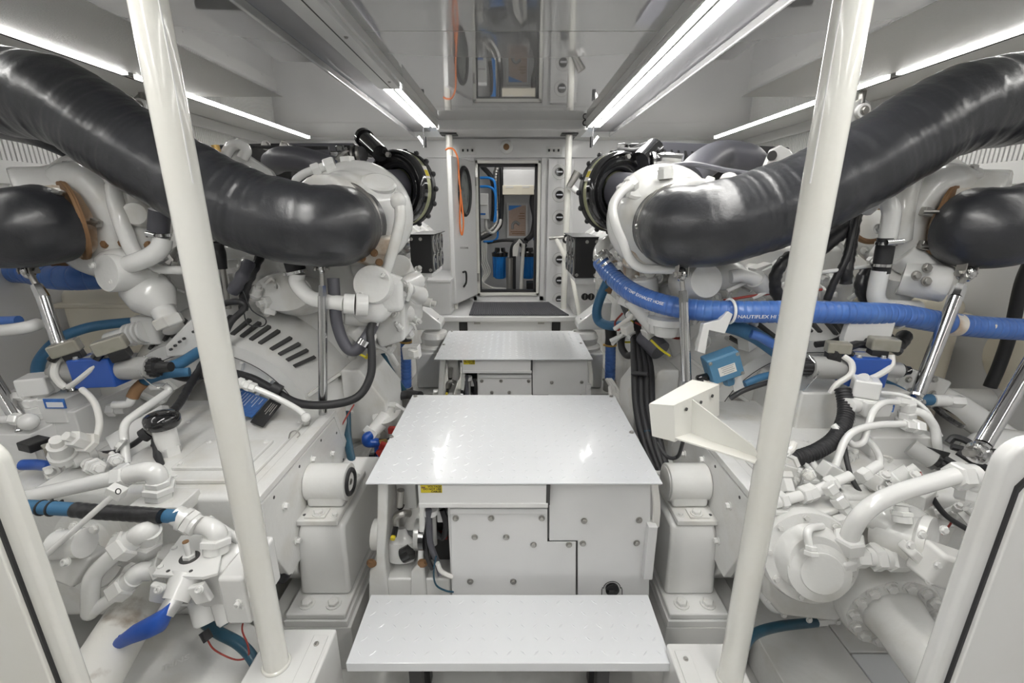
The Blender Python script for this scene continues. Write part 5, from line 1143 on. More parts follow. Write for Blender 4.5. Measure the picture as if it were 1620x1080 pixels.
G().torus(at(1478, 356, 2.12), (-.25, 1, .05), .180, .082, 48, 16).build('volute', CAST, ER)
G().cyl(at(1488, 354, 2.12), at(1514, 357, 2.0), .150, .155, 36).build('outlet_neck', RUSTY, ER)
for c, ax, r in ((at(1064, 356, 2.10), V((-.28, .95, .05)), .182), (at(1494, 355, 2.04), V((-.6, .8, .05)), .163)):
    G().torus(c, ax, r-.008, .008, 48, 8).build('clamp_ring', STL if r > .175 else RUST, ER)
    G().lathe(c, ax, [(-.010, r-.012), (-.010, r-.002), (.010, r-.002), (.010, r-.012)], 48).build('v_band', STL if r > .175 else RUST, ER)
for q in ((1062, 311, 2.0), (1014, 357, 2.05), (1466, 335, 1.95), (1462, 388, 1.97)):
    c = at(*q); G().box(c, (.04, .03, .035), Matrix.Rotation(.2, 3, 'Y')).build('band_clip', STL, ER, bevel=.004); G().cyl(c+V((-.03, -.015, 0)), c+V((.03, -.02, 0)), .007).build('clip_bolt', STL, ER)
prt('turbo_cap', G().cyl(at(1053, 283, 2.15), at(1053, 268, 2.15), .036, seg=6)); prt('turbo_cap', G().cyl(at(1053, 268, 2.15), at(1053, 263, 2.15), .03, seg=16), CAST)
prt('turbo_boss', G().lathe(at(1016, 303, 2.2), (-.4, -.6, .6), [(-.05, .08), (0, .075), (.008, .06)], 28, 1, .6))
nutchain(ER, at(1112, 292, 2.1), at(1138, 300, 2.08), [(.5, .045, 6), (.5, .032, 18)]); prt('dome_fitting', G().ball(at(1155, 288, 2.2), .05, 16))
nutchain(ER, at(982, 305, 2.12), at(1003, 287, 2.15), [(.4, .034, 6), (.2, .026, 18), (.4, .036, 6)])
prt('water_pipe', G().tube(A([(998, 292, 2.12), (981, 306, 2.1), (970, 325, 2.08), (972, 350, 2.05), (986, 385, 2.05), (997, 410, 2.05), (1015, 424, 2.05), (1045, 426, 2.05), (1075, 426, 2.05)]), .021, 14), PIPE)
prt('heat_stained_block', G().box(at(1010, 408, 2.3), (.14, .12, .10)), RUSTY, bevel=.02)
prt('pump_can', G().lathe(at(1118, 444, 1.98), (.15, -1, .2), [(-.2, .078), (-.01, .08), (0, .074)], 32)); prt('pump_body', G().ball(at(1140, 435, 2.1), .09, 16, (1.4, 1, .8)))
prt('water_elbow', G().tube(A([(1155, 438, 2.0), (1175, 436, 2.0), (1198, 444, 2.0), (1215, 458, 2.05)]), .030, 14), PIPE); prt('elbow_collar', G().cyl(at(1195, 441, 2.0), at(1210, 455, 2.03), .042))
for i, q in enumerate([(1195, 437), (1180, 450), (1165, 465), (1155, 460), (1060, 460), (1040, 440), (1028, 430), (1215, 430), (1235, 470), (1300, 440), (1330, 445), (1035, 470), (1130, 470)]):
    c = at(*q, 2.22); prt('cast_boss', G().lathe(c, (random.uniform(-.4, .4), -1, random.uniform(-.1, .5)), [(-.12, .05), (0, .032), (.02, .028)], 14)); bolt(ER, c+V((0, -.02, .004)), (0, -1, .2), .012, CAST)
for a, b, r in (((1000, 470, 2.2), (1040, 520, 2.2), .05), ((1020, 440, 2.2), (1025, 490, 2.2), .06), ((1048, 470, 2.15), (1050, 525, 2.15), .07), ((990, 440, 2.5), (1010, 470, 2.5), .05), ((1070, 440, 2.3), (1075, 510, 2.3), .1)):
    prt('manifold_pipe', G().cyl(at(*a), at(*b), r), bevel=.01)
prt('thermostat', G().lathe(at(1055, 505, 2.1), (0, 0, 1), [(-.08, .05), (-.03, .06), (-.02, .09), (.01, .09), (.02, .06), (.08, .06)], 24))
prt('heat_stained_block', G().box(at(1020, 420, 2.4), (.2, .15, .12)), RUSTY, bevel=.02)
for a, b, m2_ in (((1150, 460, 2.02), (1195, 440, 2.02), PIPE), ((1190, 472, 2.0), (1260, 440, 2.0), PIPE), ((1290, 432, 2.0), (1380, 420, 2.0), PIPE)):
    prt('oil_tube', G().cyl(at(*a), at(*b), .009), m2_)
# outer bank right
prt('water_elbow', G().tube(A([(1370, 330, 2.05), (1385, 318, 2.0), (1402, 318, 1.97), (1410, 332, 1.95), (1408, 355, 1.95), (1404, 378, 1.95)]), .034, 16), PIPE)
prt('coupling', G().cyl(at(1403, 376, 1.95), at(1393, 432, 1.95), .034), RUB); clamp(ER, at(1402, 385, 1.94), (0, 0, 1), .037); clamp(ER, at(1394, 419, 1.94), (0, 0, 1), .037); prt('clamp_screw', G().cyl(at(1402, 384, 1.9), at(1428, 382, 1.9), .012), CHR)
prt('water_elbow', G().tube(A([(1393, 428, 1.95), (1388, 450, 1.95), (1386, 470, 1.95), (1396, 483, 1.95), (1420, 486, 1.97), (1450, 487, 2.0)]), .034, 16), PIPE)
prt('oil_cooler', G().lathe(at(1425, 430, 2.05), at(1410, 480, 2.1)-at(1425, 430, 2.05), [(0, .09), (.10, .08), (.16, .05)], 28))
prt('pump_can', G().lathe(at(1500, 450, 1.92), (.8, -.6, -.1), [(-.16, .075), (-.01, .078), (0, .072)], 32)); prt('pump_can', G().cyl(at(1425, 400, 2.05), at(1480, 440, 2.0), .07), bevel=.01)
for q in ((1466, 424), (1449, 436), (1465, 445)): bolt(ER, at(*q, 1.9), (0, -1, .3), .016, STL)
prt('heat_stained_block', G().box(at(1470, 408, 2.1), (.22, .12, .08), Matrix.Rotation(.4, 3, 'Y')), RUSTY, bevel=.02)
prt('turbo_tube', G().tube(A([(1440, 275, 2.1), (1432, 300, 2.05), (1424, 340, 2.03), (1420, 380, 2.03)]), .05, 16))
prt('turbo_boss', G().lathe(at(1510, 272, 2.15), (-.1, -.3, 1), [(-.03, .11), (.0, .11), (.012, .095)], 30)); prt('turbo_bracket', G().box(at(1525, 268, 2.15), (.08, .06, .04)), bevel=.008); bolt(ER, at(1533, 270, 2.1), (1, -1, .3), .018, STL)
prt('flange_ring', G().torus(at(1382, 355, 2.08), (-.4, -1, 0), .075, .012, 28, 8), RUST); bolt(ER, at(1389, 362, 2.0), (0, -1, .2), .016, CAST)
# top of right engine
prt('charge_pipe', G().tube(A([(1195, 262, 2.9), (1180, 250, 2.85), (1140, 246, 2.8), (1110, 262, 2.6), (1088, 285, 2.5)]), .082, 24), GREYH)
prt('charge_cooler', G().prism([at(1130, 228, 3.1), at(1250, 232, 3.1), at(1250, 300, 3.1), at(1130, 300, 3.1)], (0, 1.0, 0)), BLKM, bevel=.01)
hs_ = prt('heat_sink', G().prism([at(1046, 224, 3.0), at(1140, 228, 3.0), at(1138, 262, 3.0), at(1046, 240, 3.0)], (0, .9, 0)), GREYH, bevel=.006)
for k in range(8):
    x = at(1052+k*11, 240, 2.99); G().prism([at(1050+k*11, 236+k*.8, 2.995), at(1053+k*11, 236+k*.8, 2.995), at(1060+k*11, 262+k, 2.96), at(1052+k*11, 262+k, 2.96)], (0, .05, 0)).build('fin', BLKM, hs_)
prt('lifting_arm', G().prism(A([(1211, 262, 2.6), (1222, 236, 2.6), (1236, 229, 2.6), (1250, 236, 2.6), (1262, 252, 2.6), (1230, 285, 2.6), (1180, 285, 2.6)]), (0, .04, 0)), WHT, bevel=.008)
c = at(1222, 246, 2.59); G().cyl(c, c+V((0, .01, 0)), .025).build('eye_hole', GROOVE, ER)
for pts, r, mm in (([(1065, 262, 2.4), (1100, 260, 2.3), (1150, 270, 2.2), (1205, 278, 2.1)], .013, GREYH), ([(1030, 255, 2.6), (1050, 250, 2.55), (1080, 252, 2.5)], .028, CHR), ([(965, 245, 2.7), (985, 238, 2.7), (1005, 238, 2.7), (1030, 232, 2.75), (1045, 240, 2.7)], .014, RUB), ([(985, 245, 2.75), (1010, 232, 2.75), (1030, 228, 2.75), (1048, 245, 2.7)], .012, RUB), ([(1030, 275, 2.4), (1060, 273, 2.35), (1080, 278, 2.3)], .012, BLUEH)):
    prt('top_hose', G().tube(A(pts), r, 10), mm)
prt('canister', G().cyl(at(1034, 236, 2.8), at(1010, 258, 2.65), .06, .06, 24), BLKP); clamp(ER, at(1032, 255, 2.55), (1, 0, .1), .045)
for i in range(6): prt('top_fitting', G().box(at(985+i*9, 236+random.randint(-4, 8), 2.85), (.05, .05, .04), Matrix.Rotation(random.random(), 3, 'Z')), BLKP, bevel=.006)
air_filter(at(986, 304, 2.62), (.44, -.90, .02), .215, 'round black air filter right of the doorway behind the right engine')
a = at(944, 440, 2.85); b = at(911, 376, 2.85)
gauge_box(1, b.x, a.x, 2.85, 3.3, a.z, b.z, 'black gauge box right of the aisle under the right air filter')
# ---- the long blue hose
hp_ = [(962, 384, 2.75), (950, 395, 2.65), (951, 415, 2.5), (968, 437, 2.35), (1000, 462, 2.15), (1045, 480, 2.02), (1100, 490, 1.93), (1170, 493, 1.86), (1260, 493, 1.82), (1350, 495, 1.82), (1420, 498, 1.84), (1480, 508, 1.86), (1550, 517, 1.86), (1640, 522, 1.85), (1720, 524, 1.85)]
bh = pipe('suction_hose', hp_[2:], .0455, BLUEH, 'long blue ribbed hose running across the right engine and behind the right pole', 'hose', seg=32, sub=30, rf=groove(.030, .045), step=.0018)
G().tube(A([(1501, 512, 1.86), (1516, 514, 1.86)]), .0472, 28).build('worn_patch', RUSTY, bh); G().ball(at(1574, 519, 1.82), .012, 10, (1, .4, 1.4)).build('worn_patch', RUSTY, bh)
we = thing('pipe_elbow', 'white pipe elbow joining the long blue hose near the right gauge box', 'pipe', at(955, 395, 2.6))
G().tube(A([(990, 378, 2.8), (970, 380, 2.75), (953, 392, 2.6), (950, 408, 2.52), (955, 420, 2.46)]), .042, 18).build('elbow', WHT, we)
for k in range(3): clamp(we, at(951+k*6, 406+k*7, 2.5-k*.04), (.5, -.6, -.7), .047, .018)
pw = spline(A(hp_), 30)
clamp(we, at(972, 440, 2.33), (.5, -.4, -.6), .047, .03, RUB, 'rubber_band')
def hose_text(txt, i0, size, ang, m_=INKW):
    P_ = spline(A(hp_[2:]), 30); cum = [0]
    for k in range(1, len(P_)): cum.append(cum[-1]+(P_[k]-P_[k-1]).length)
    s0 = cum[i0]
    def warp(x, y):
        s = s0+x; k = 0
        while k < len(cum)-2 and cum[k+1] < s: k += 1
        f = (s-cum[k])/(cum[k+1]-cum[k]); p = P_[k].lerp(P_[k+1], f); t = (P_[k+1]-P_[k]).normalized()
        view = (CAM-p); view = (view-t*view.dot(t)).normalized(); up = t.cross(view); up = up if up.z > 0 else -up
        a_ = ang+y/.0470
        return p+(view*math.cos(a_)+up*math.sin(a_))*.0470
    return text_mesh('lettering', txt, size, m_, (0, 0, 0), (1, 0, 0), (0, 1, 0), bh, bold=.0004, warp=warp)
hose_text('HI TEMP EXHAUST HOSE', 58, .019, -.1)
hose_text('NAUTIFLEX HI TEMP-', 148, .0215, -.6)
# supports of the hose
for (pts, cx_, cy_, Y_, lab) in (([(1113, 512), (1140, 505), (1152, 492), (1160, 497), (1147, 528), (1122, 522), (1116, 560), (1103, 556)], 1154, 491, 1.80, 'white bent bracket with a clip holding the blue hose right of the stay'), ([(1335, 535), (1345, 508), (1395, 500), (1418, 508), (1408, 540), (1370, 535), (1350, 560), (1338, 558)], 1421, 498, 1.78, 'white bent bracket holding the blue hose right of the pole')):
    b_ = thing('hose_bracket', lab, 'bracket', at(cx_, cy_+40, Y_), 'blue hose brackets')
    G().prism([at(x, y, Y_+.02) for x, y in pts], (0, .03, -.005)).build('plate', WHT, b_, bevel=.003)
    G().torus(at(cx_, cy_+1, 1.86), (1, .05, 0), .050, .006, 28, 8).build('clip', PIPE, b_)
# elbow hose bottom left of right engine
pipe('fuel_hose', [(961, 445, 2.8), (950, 470, 2.8), (944, 492, 2.8), (948, 508, 2.8), (965, 515, 2.75), (995, 514, 2.7)], .030, BLUET, 'light blue hose hooking below the right gauge box', 'hose')
pipe('hose_sleeve', [(972, 432, 2.85), (964, 445, 2.82), (958, 462, 2.8)], .036, RUST, 'brown stained sleeve above the light blue hooked hose', 'sleeve')
tg(G().bb(at(1006, 470, 2.05).x if False else at(990, 500, 2.9).x, at(1010, 500, 2.9).x, 2.9, 3.2, at(1000, 520, 2.9).z, at(1000, 480, 2.9).z).build('junction_casting', CAST), 'white casting edge behind the black cable bundle', 'casting')
for i, (dx, c0) in enumerate(((0, 'leftmost'), (9, 'second'), (18, 'third'), (26, 'rightmost'))):
    pipe('power_cable', [(985+dx*.6, 480+i*2, 2.6), (1000+dx*.5, 520, 2.4), (1003+dx, 580, 2.2), (1006+dx, 640, 2.05), (1018+dx, 700, 1.9), (1035+dx*.8, 745, 1.8)], .017, RUB, '%s of the four black cables dropping beside the near platform' % c0, 'cable', group='black cable bundle')
pipe('power_cable', [(995, 525, 2.5), (985, 530, 2.5), (983, 548, 2.45), (992, 562, 2.4), (1002, 560, 2.35)], .020, RUB, 'short black cable curl left of the black cable bundle', 'cable')
tg(G().cyl(at(1020, 530, 2.3), at(1045, 555, 2.2), .055).build('starter_motor', GREYH), 'dark cylindrical motor behind the black cable bundle', 'motor')
tg(G().tube(A([(1000, 590, 2.15), (1025, 592, 2.1)]), .012).build('cable_tie', RUB), 'black tie strapped round the dropping cable bundle', 'tie')
for i, (pts, m_, lab) in enumerate((([(998, 480, 2.5), (996, 500, 2.45), (1010, 520, 2.4), (1035, 528, 2.35)], YEL, 'yellow wire arching beside the cable bundle'), ([(1030, 538, 2.2), (1045, 552, 2.15), (1060, 563, 2.1)], YEL, 'yellow wire end below the thermostat'), ([(985, 495, 2.5), (973, 510, 2.5), (978, 522, 2.45), (990, 505, 2.45)], REDW, 'dark red wire loop left of the cable bundle'), ([(1005, 510, 2.4), (1040, 525, 2.3), (1070, 535, 2.2), (1085, 530, 2.1)], REDW, 'red wire running right from the cable bundle'), ([(980, 530, 2.5), (985, 540, 2.5), (1000, 541, 2.45)], YEL, 'short yellow wire curl below the blue hooked hose'), ([(1145, 475, 2.0), (1190, 468, 2.0), (1240, 462, 2.0), (1300, 458, 2.0)], REDW, 'thin red wire along the top of the long blue hose'))):
    pipe('wire', pts, .006, m_, lab, 'wire')
for i, q in enumerate(('outer', 'middle', 'inner')):
    pipe('cable_coil', [(960+i*3, 600, 2.7), (975+i*4, 625, 2.55), (990+i*5, 650, 2.45), (1000+i*4, 670+i*3, 2.35), (985+i*4, 655+i*4, 2.4), (968+i*3, 630+i*4, 2.5), (965+i*3, 612, 2.6)], .012, CABW, '%s loop of the pale grey cable coil right of the far platform' % q, 'cable', group='pale cable coil')
tg(G().cyl(at(989, 606, 2.6), at(989, 622, 2.6), .010).build('yellow_handle', YEL), 'small yellow upright stub right of the far platform', 'handle')
pipe('drain_hose', [(1022, 680, 1.95), (1026, 720, 1.9), (1035, 770, 1.8)], .022, TEAL, 'dark blue hose below the wall bracket beside the near platform', 'hose')
pipe('cable', [(1040, 700, 1.55), (1055, 722, 1.5), (1072, 722, 1.5), (1080, 700, 1.45), (1082, 690, 1.42)], .007, RUB, 'thin black cable sagging under the pole bracket', 'cable')
# blue-grey junction box
jb = thing('junction_box', 'blue grey junction box with a paper label on the right bell housing', 'box', at(1142, 580, 1.85))
jc = at(1142, 577, 1.84); jr = Matrix.Rotation(-.42, 3, 'Y') @ Matrix.Rotation(-.45, 3, 'X')
jr = Matrix.Rotation(-.40, 3, 'Y') @ Matrix.Rotation(.25, 3, 'X')
jr = Matrix.Rotation(-.38, 3, 'Y')
G().box(jc, (.140, .075, .115), jr).build('case', BLUEG, jb, bevel=.008); G().box(jc+V((0, -.040, 0)), (.134, .010, .109), jr).build('lid', BLUEG, jb, bevel=.004)
lb = G().box(jc+V((.004, -.0455, -.006)), (.072, .002, .040), jr).build('label', PAPER, jb)
for k in range(4): G().box(jc+jr @ V((.004, -.047, .008-k*.009)), (.055-.01*(k % 2), .001, .003), jr).build('print_line', GREYC, lb)
for a_, b_ in ((-.058, .045), (.058, -.045), (.058, .045)): bolt(jb, jc+jr @ V((a_, -.045, b_)), (0, -1, 0), .006, STL)
c = jc+jr @ V((.01, .0, -.055)); G().lathe(c, jr @ V((0, 0, -1)), [(0, .026), (.035, .026), (.045, .020)], 6).build('gland', BLUEG, jb); c2 = jc+jr @ V((-.08, 0, -.03)); G().lathe(c2, jr @ V((-1, 0, 0)), [(-.01, .018), (.03, .022), (.04, .015)], 14).build('gland', BLKP, jb)
G().prism(A([(1158, 600, 1.86), (1172, 592, 1.86), (1178, 612, 1.86), (1162, 620, 1.86)]), (0, .01, 0)).build('foot_plate', WHT, jb, bevel=.002)
pipe('tube', [(1155, 630, 1.8), (1180, 616, 1.8), (1225, 602, 1.82)], .011, RUB, 'thin black rod across the right gearbox lid behind the pole', 'rod')
pipe('fuel_hose', [(1178, 608, 1.85), (1200, 598, 1.86), (1230, 590, 1.88)], .016, BLUET, 'blue hose end behind the right pole next to the junction box', 'hose')
pipe('fuel_hose', [(1140, 512, 1.96), (1170, 520, 1.93), (1200, 534, 1.92), (1240, 562, 1.9), (1280, 585, 1.88)], .034, BLUET, 'dark blue hose slanting under the long blue hose behind the right pole', 'hose')
pipe('fuel_hose', [(1188, 528, 1.88), (1205, 534, 1.87), (1240, 556, 1.86)], .020, BLUEH, 'short bright blue hose resting on the dark blue slanting hose', 'hose')
turnbuckle(at(1078, 434, 1.90), at(1082, 478, 1.88), at(1086, 602, 1.82), at(1087, 625, 1.82), .021, 'chromed stay under the upper right exhaust, in front of the blue hose')
turnbuckle(at(1528, 432, 1.85), at(1512, 470, 1.80), at(1452, 622, 1.68), at(1446, 636, 1.67), .024, 'chromed stay leaning in front of the right cream tank')
turnbuckle(at(1660, 520, 1.5), at(1640, 560, 1.45), at(1555, 702, 1.30), at(1546, 716, 1.29), .024, 'chromed stay cut by the right edge of the view')
tank(1, 2.02, 2.60, 2.5, 4.5, .35, 1.22, 'cream plastic tank behind the right engine beside the leaning stay')
tk = thing('round_tank', 'cream round ended tank at the far right edge', 'tank', at(1660, 570, 2.2)); G().lathe(at(1655, 572, 2.15), (.9, .5, 0), [(-.03, .10), (0, .20), (.03, .24), (.5, .24)], 40).build('shell', CREAM, tk)
pipe('drain_pipe', [(1440, 612, 2.1), (1500, 636, 2.0), (1560, 675, 1.9), (1640, 730, 1.8)], .062, CAST, 'thick white pipe slanting down to the right edge', 'pipe', seg=24)
pipe('drain_pipe', [(1480, 632, 2.35), (1560, 632, 2.35), (1660, 632, 2.35)], .065, CAST, 'level cream white pipe below the right tank', 'pipe', seg=24)
tg(G().ball(at(1600, 725, 1.6), .14, 24, (1.2, 1, .8)).build('dome_cover', WHT), 'white dome at the right edge above the bulkhead end', 'cover')
fl_ = thing('pipe_flange', 'small white bolted flange at the foot of the leaning stay', 'flange', at(1470, 605, 2.0)); G().box(at(1460, 608, 2.0), (.20, .06, .11), Matrix.Rotation(.3, 3, 'Y')).build('plate', CAST, fl_, bevel=.012)
for q in ((1437, 600), (1478, 600), (1440, 618), (1475, 622)): bolt(fl_, at(*q, 1.96), (0, -1, 0), .012, STL)
# ---- solenoid valve right
lf = at(1262, 580, 1.74); rg = at(1444, 586, 1.74)
v, P, L, rot = valve('blue bodied solenoid valve with one bright coil above the right manifold', lf, rg, .38, .70, .105, .04, 0)
G().cyl(P(.10), P(.38), .046).build('coil', GREYC, v); G().cyl(P(.70), P(.88), .032).build('coil', ALU, v); G().lathe(P(.86), P(1)-P(.86), [(0, .028), (.02, .028), (.022, .022), (.05, .018)], 18).build('knob', BLKP, v); G().cyl(P(0), P(.12), .034).build('ribbed_knob', BLKM, v)
for k in range(14):
    t = k*.4488; a, x, y = frame(rg-lf); q = P(0)+(x*math.cos(t)+y*math.sin(t))*.034; G().cyl(q, q+a*.04, .004, seg=6).build('knob_rib', RUB, v)
G().tube([P(.08)+V((0, 0, .05)), P(.12)+V((0, -.045, .0)), P(.10)+V((0, -.02, -.07)), P(.08)+V((0, 0, -.11))], .0025, 6).build('wire_clip', CHR, v)
din_plug(v, at(1318, 560, 1.74), 2.84, 1.0); din_plug(v, at(1388, 556, 1.74), 2.84, 1.15)
G().tube(A([(1334, 563, 1.71), (1347, 574, 1.69), (1346, 592, 1.67), (1325, 607, 1.66), (1314, 622, 1.66)]), .0115, 10).build('cable', CABW, v)
G().tube(A([(1410, 562, 1.71), (1410, 578, 1.69), (1392, 592, 1.67), (1365, 604, 1.66), (1340, 620, 1.65)]), .0115, 10).build('cable', CABW, v)
G().tube(A([(1318, 560, 1.72), (1352, 545, 1.8), (1375, 545, 1.8)]), .018, 8).build('cable', RUB, v)
# ---- manifold right
MR = thing('hydraulic_manifold', 'white hydraulic manifold with knobs and many tubes right of the pole', 'manifold', (1.7, 1.5, .3), 'hydraulic manifolds')
mq = lambda n, g, m=WHT, **k: g.build(n, m, MR, **k)
a = at(1385, 700, 1.52); b = at(1500, 700, 1.52)
mq('front_block', G().bb(at(1372, 700, 1.52).x, at(1478, 700, 1.52).x, 1.50, 1.66, .60, at(1430, 692, 1.50).z), bevel=.006)
mq('upper_block', G().bb(at(1362, 650, 1.62).x, at(1440, 650, 1.62).x, 1.60, 1.78, .80, at(1400, 640, 1.6).z), bevel=.006)
mq('rear_block', G().bb(at(1250, 610, 1.8).x, at(1420, 610, 1.8).x, 1.72, 2.3, .75, at(1400, 606, 1.75).z-.03), CAST, bevel=.01)
c = at(1369, 612, 1.6); mq('square_knob', G().box(c, (.085, .08, .07), Matrix.Rotation(-.5, 3, 'Z')), bevel=.008); mq('knob_base', G().box(c+V((.0, 0, -.055)), (.10, .09, .04), Matrix.Rotation(-.5, 3, 'Z')), bevel=.004); mq('side_knob', G().cyl(at(1362, 600, 1.6), at(1368, 606, 1.6), .03))
mq('round_knob', G().cyl(at(1340, 642, 1.56), at(1362, 640, 1.6), .030, .027)); mq('valve_body', G().box(at(1378, 642, 1.58), (.10, .08, .06)), bevel=.006)
np_ = mq('nameplate', G().bb(at(1391, 650, 1.545).x, at(1414, 650, 1.545).x, 1.546, 1.55, at(1400, 652, 1.545).z, at(1400, 641, 1.545).z), PBLUE); G().bb(at(1394, 650, 1.544).x, at(1411, 650, 1.544).x, 1.5435, 1.546, at(1400, 650, 1.545).z, at(1400, 643, 1.545).z).build('print_block', PAPER, np_)
mq('plate_block', G().bb(at(1390, 650, 1.55).x, at(1416, 650, 1.55).x, 1.55, 1.62, at(1400, 655, 1.55).z, at(1400, 640, 1.55).z), bevel=.003)
for (q, q2, rs) in (((1433, 672, 1.55), (1437, 636, 1.55), [(.3, .034, 18), (.3, .030, 6), (.4, .026, 6)]), ((1430, 672, 1.48), (1458, 676, 1.48), [(.5, .022, 6), (.5, .026, 6)]), ((1445, 638, 1.55), (1420, 634, 1.55), [(1, .018, 6)]), ((1330, 660, 1.6), (1360, 668, 1.6), [(.5, .03, 6), (.5, .024, 18)])):
    nutchain(MR, at(*q), at(*q2), rs)
for pts, r in (([(1424, 636, 1.55), (1400, 636, 1.53), (1382, 650, 1.5), (1372, 678, 1.46), (1366, 698, 1.44), (1350, 703, 1.44), (1338, 692, 1.46), (1318, 672, 1.5)], .0115),
    ([(1430, 670, 1.47), (1390, 672, 1.46), (1355, 680, 1.44), (1336, 698, 1.42), (1322, 735, 1.38), (1310, 752, 1.37), (1296, 746, 1.38), (1278, 722, 1.42)], .0125),
    ([(1366, 690, 1.5), (1384, 708, 1.46), (1392, 728, 1.43), (1385, 752, 1.38), (1368, 775, 1.33), (1356, 795, 1.3)], .0115),
    ([(1440, 648, 1.55), (1462, 655, 1.52), (1478, 675, 1.5), (1482, 700, 1.48), (1484, 715, 1.48)], .015),
    ([(1385, 620, 1.68), (1430, 626, 1.62), (1465, 648, 1.56), (1488, 690, 1.52)], .008),
    ([(1238, 700, 1.45), (1270, 730, 1.40), (1290, 752, 1.37)], .009)):
    mq('tube', G().tube(A(pts), r, 12), PIPE)
gs = thing('grey_coil', 'grey coil with a black tip pointing right beside the right manifold', 'coil', at(1465, 720, 1.42))
G().cyl(at(1440, 706, 1.45), at(1478, 730, 1.40), .030, seg=24).build('coil', GREYC, gs); G().lathe(at(1476, 729, 1.40), at(1494, 740, 1.38)-at(1476, 729, 1.40), [(0, .030), (.012, .030), (.016, .022), (.04, .018)], 20).build('tip', BLKP, gs)
G().prism(A([(1466, 706, 1.42), (1505, 716, 1.42), (1496, 730, 1.40), (1480, 722, 1.40)]), (0, .02, -.01)).build('plug', BLKM, gs, bevel=.003)
pipe('fuel_hose', [(1395, 606, 1.85), (1420, 618, 1.8), (1440, 631, 1.75), (1480, 632, 1.72)], .0235, BLUET, 'blue hose feeding the white fitting behind the right manifold', 'hose')
nutchain(None, at(1474, 633, 1.72), at(1522, 635, 1.72), [(.45, .026, 18), (.1, .022, 18), (.45, .027, 6)], name='hose_fitting'); tg(bpy.data.objects['hose_fitting'], 'white hose fitting at the end of the blue hose by the leaning stay', 'fitting')
pipe('corrugated_conduit', [(1333, 615, 1.62), (1338, 640, 1.58), (1336, 665, 1.53), (1322, 692, 1.47), (1295, 712, 1.43), (1262, 724, 1.41), (1232, 730, 1.40)], .0265, RUB, 'black corrugated conduit curving down behind the right pole', 'conduit', seg=20, sub=26, rf=ridges(.012, .06))
pipe('cable', [(1335, 690, 1.45), (1338, 720, 1.4), (1346, 752, 1.35), (1358, 775, 1.31), (1375, 798, 1.28)], .008, RUB, 'black cable hanging in front of the right manifold', 'cable')
pipe('cable', [(1470, 775, 1.22), (1480, 795, 1.2), (1500, 818, 1.18), (1535, 840, 1.16)], .008, RUB, 'black cable under the right end of the curved white pipe', 'cable')
pipe('wire', [(1455, 745, 1.3), (1470, 780, 1.25), (1495, 812, 1.2), (1505, 825, 1.2), (1490, 845, 1.2)], .003, REDW, 'thin red wire beside the curved white pipe', 'wire')
cb = thing('cable_bundle', 'black cables and straps bunched by the right edge stay', 'cable', at(1530, 730, 1.35))
for pts in ([(1500, 700, 1.45), (1510, 692, 1.45), (1530, 698, 1.42), (1545, 712, 1.4), (1530, 712, 1.4), (1505, 706, 1.42)], [(1515, 715, 1.4), (1540, 730, 1.36), (1570, 745, 1.3)], [(1545, 710, 1.38), (1575, 715, 1.35), (1600, 715, 1.33)], [(1495, 725, 1.4), (1520, 740, 1.36), (1545, 755, 1.33)]):
    G().tube(A(pts), .012, 8).build('strand', RUB, cb)
tg(G().lathe(at(1497, 660, 1.7), (.5, -.3, 1), [(0, .06), (.01, .065), (.02, .06), (.025, .02)], 24).build('hand_wheel', BLKP), 'glossy black hand wheel right of the manifold tubes', 'wheel')
# ---- gearbox right details
gp = lambda n, g, m=CAST, **k: g.build(n, m, GR, **k)
gp('filler_cap', G().lathe(atz(1247, 757, .8), (0, 0, 1), [(0, .045), (.02, .045), (.022, .036), (.03, .034)], 24))
gp('front_casting', G().bb(.875, 1.32, 1.20, 1.32, .50, .785), bevel=.03, seg=4)
gp('cover_plate', G().prism([atz(x, y, .80) for x, y in ((1235, 780), (1335, 770), (1345, 800), (1300, 812), (1222, 808))], (0, 0, -.02)), RUSTY if False else CAST, bevel=.006)
0 and gp('port_boss', G().lathe(atz(1286, 845, .76), (-.1, -1, .5), [(-.1, .15), (0, .15), (.006, .13)], 40))
for a_, b_, rs in (((1222, 795, 1.22), (1300, 775, 1.25), [(.12, .02, 18), (.14, .028, 6), (.3, .017, 18), (.14, .028, 6), (.3, .017, 18)]), ((1275, 782, 1.24), (1345, 752, 1.27), [(.2, .028, 6), (.25, .016, 18), (.2, .026, 6), (.35, .016, 18)]), ((1308, 765, 1.24), (1348, 820, 1.20), [(.25, .024, 6), (.1, .017, 18), (.3, .024, 6), (.35, .02, 6)]), ((1290, 838, 1.17), (1350, 820, 1.2), [(.3, .017, 6), (.2, .014, 18), (.3, .024, 6), (.2, .02, 18)]), ((1360, 755, 1.25), (1390, 735, 1.28), [(.4, .022, 6), (.6, .016, 18)])):
    nutchain(GR, at(*a_), at(*b_), rs, PIPE)
for q in ((1268, 797), (1223, 815), (1257, 822), (1400, 752), (1448, 752), (1395, 775), (1440, 787), (1395, 820), (1265, 802), (1300, 802), (1242, 800), (1240, 715)):
    bolt(GR, at(*q, 1.24), (0, -.5, 1), .013, CAST)
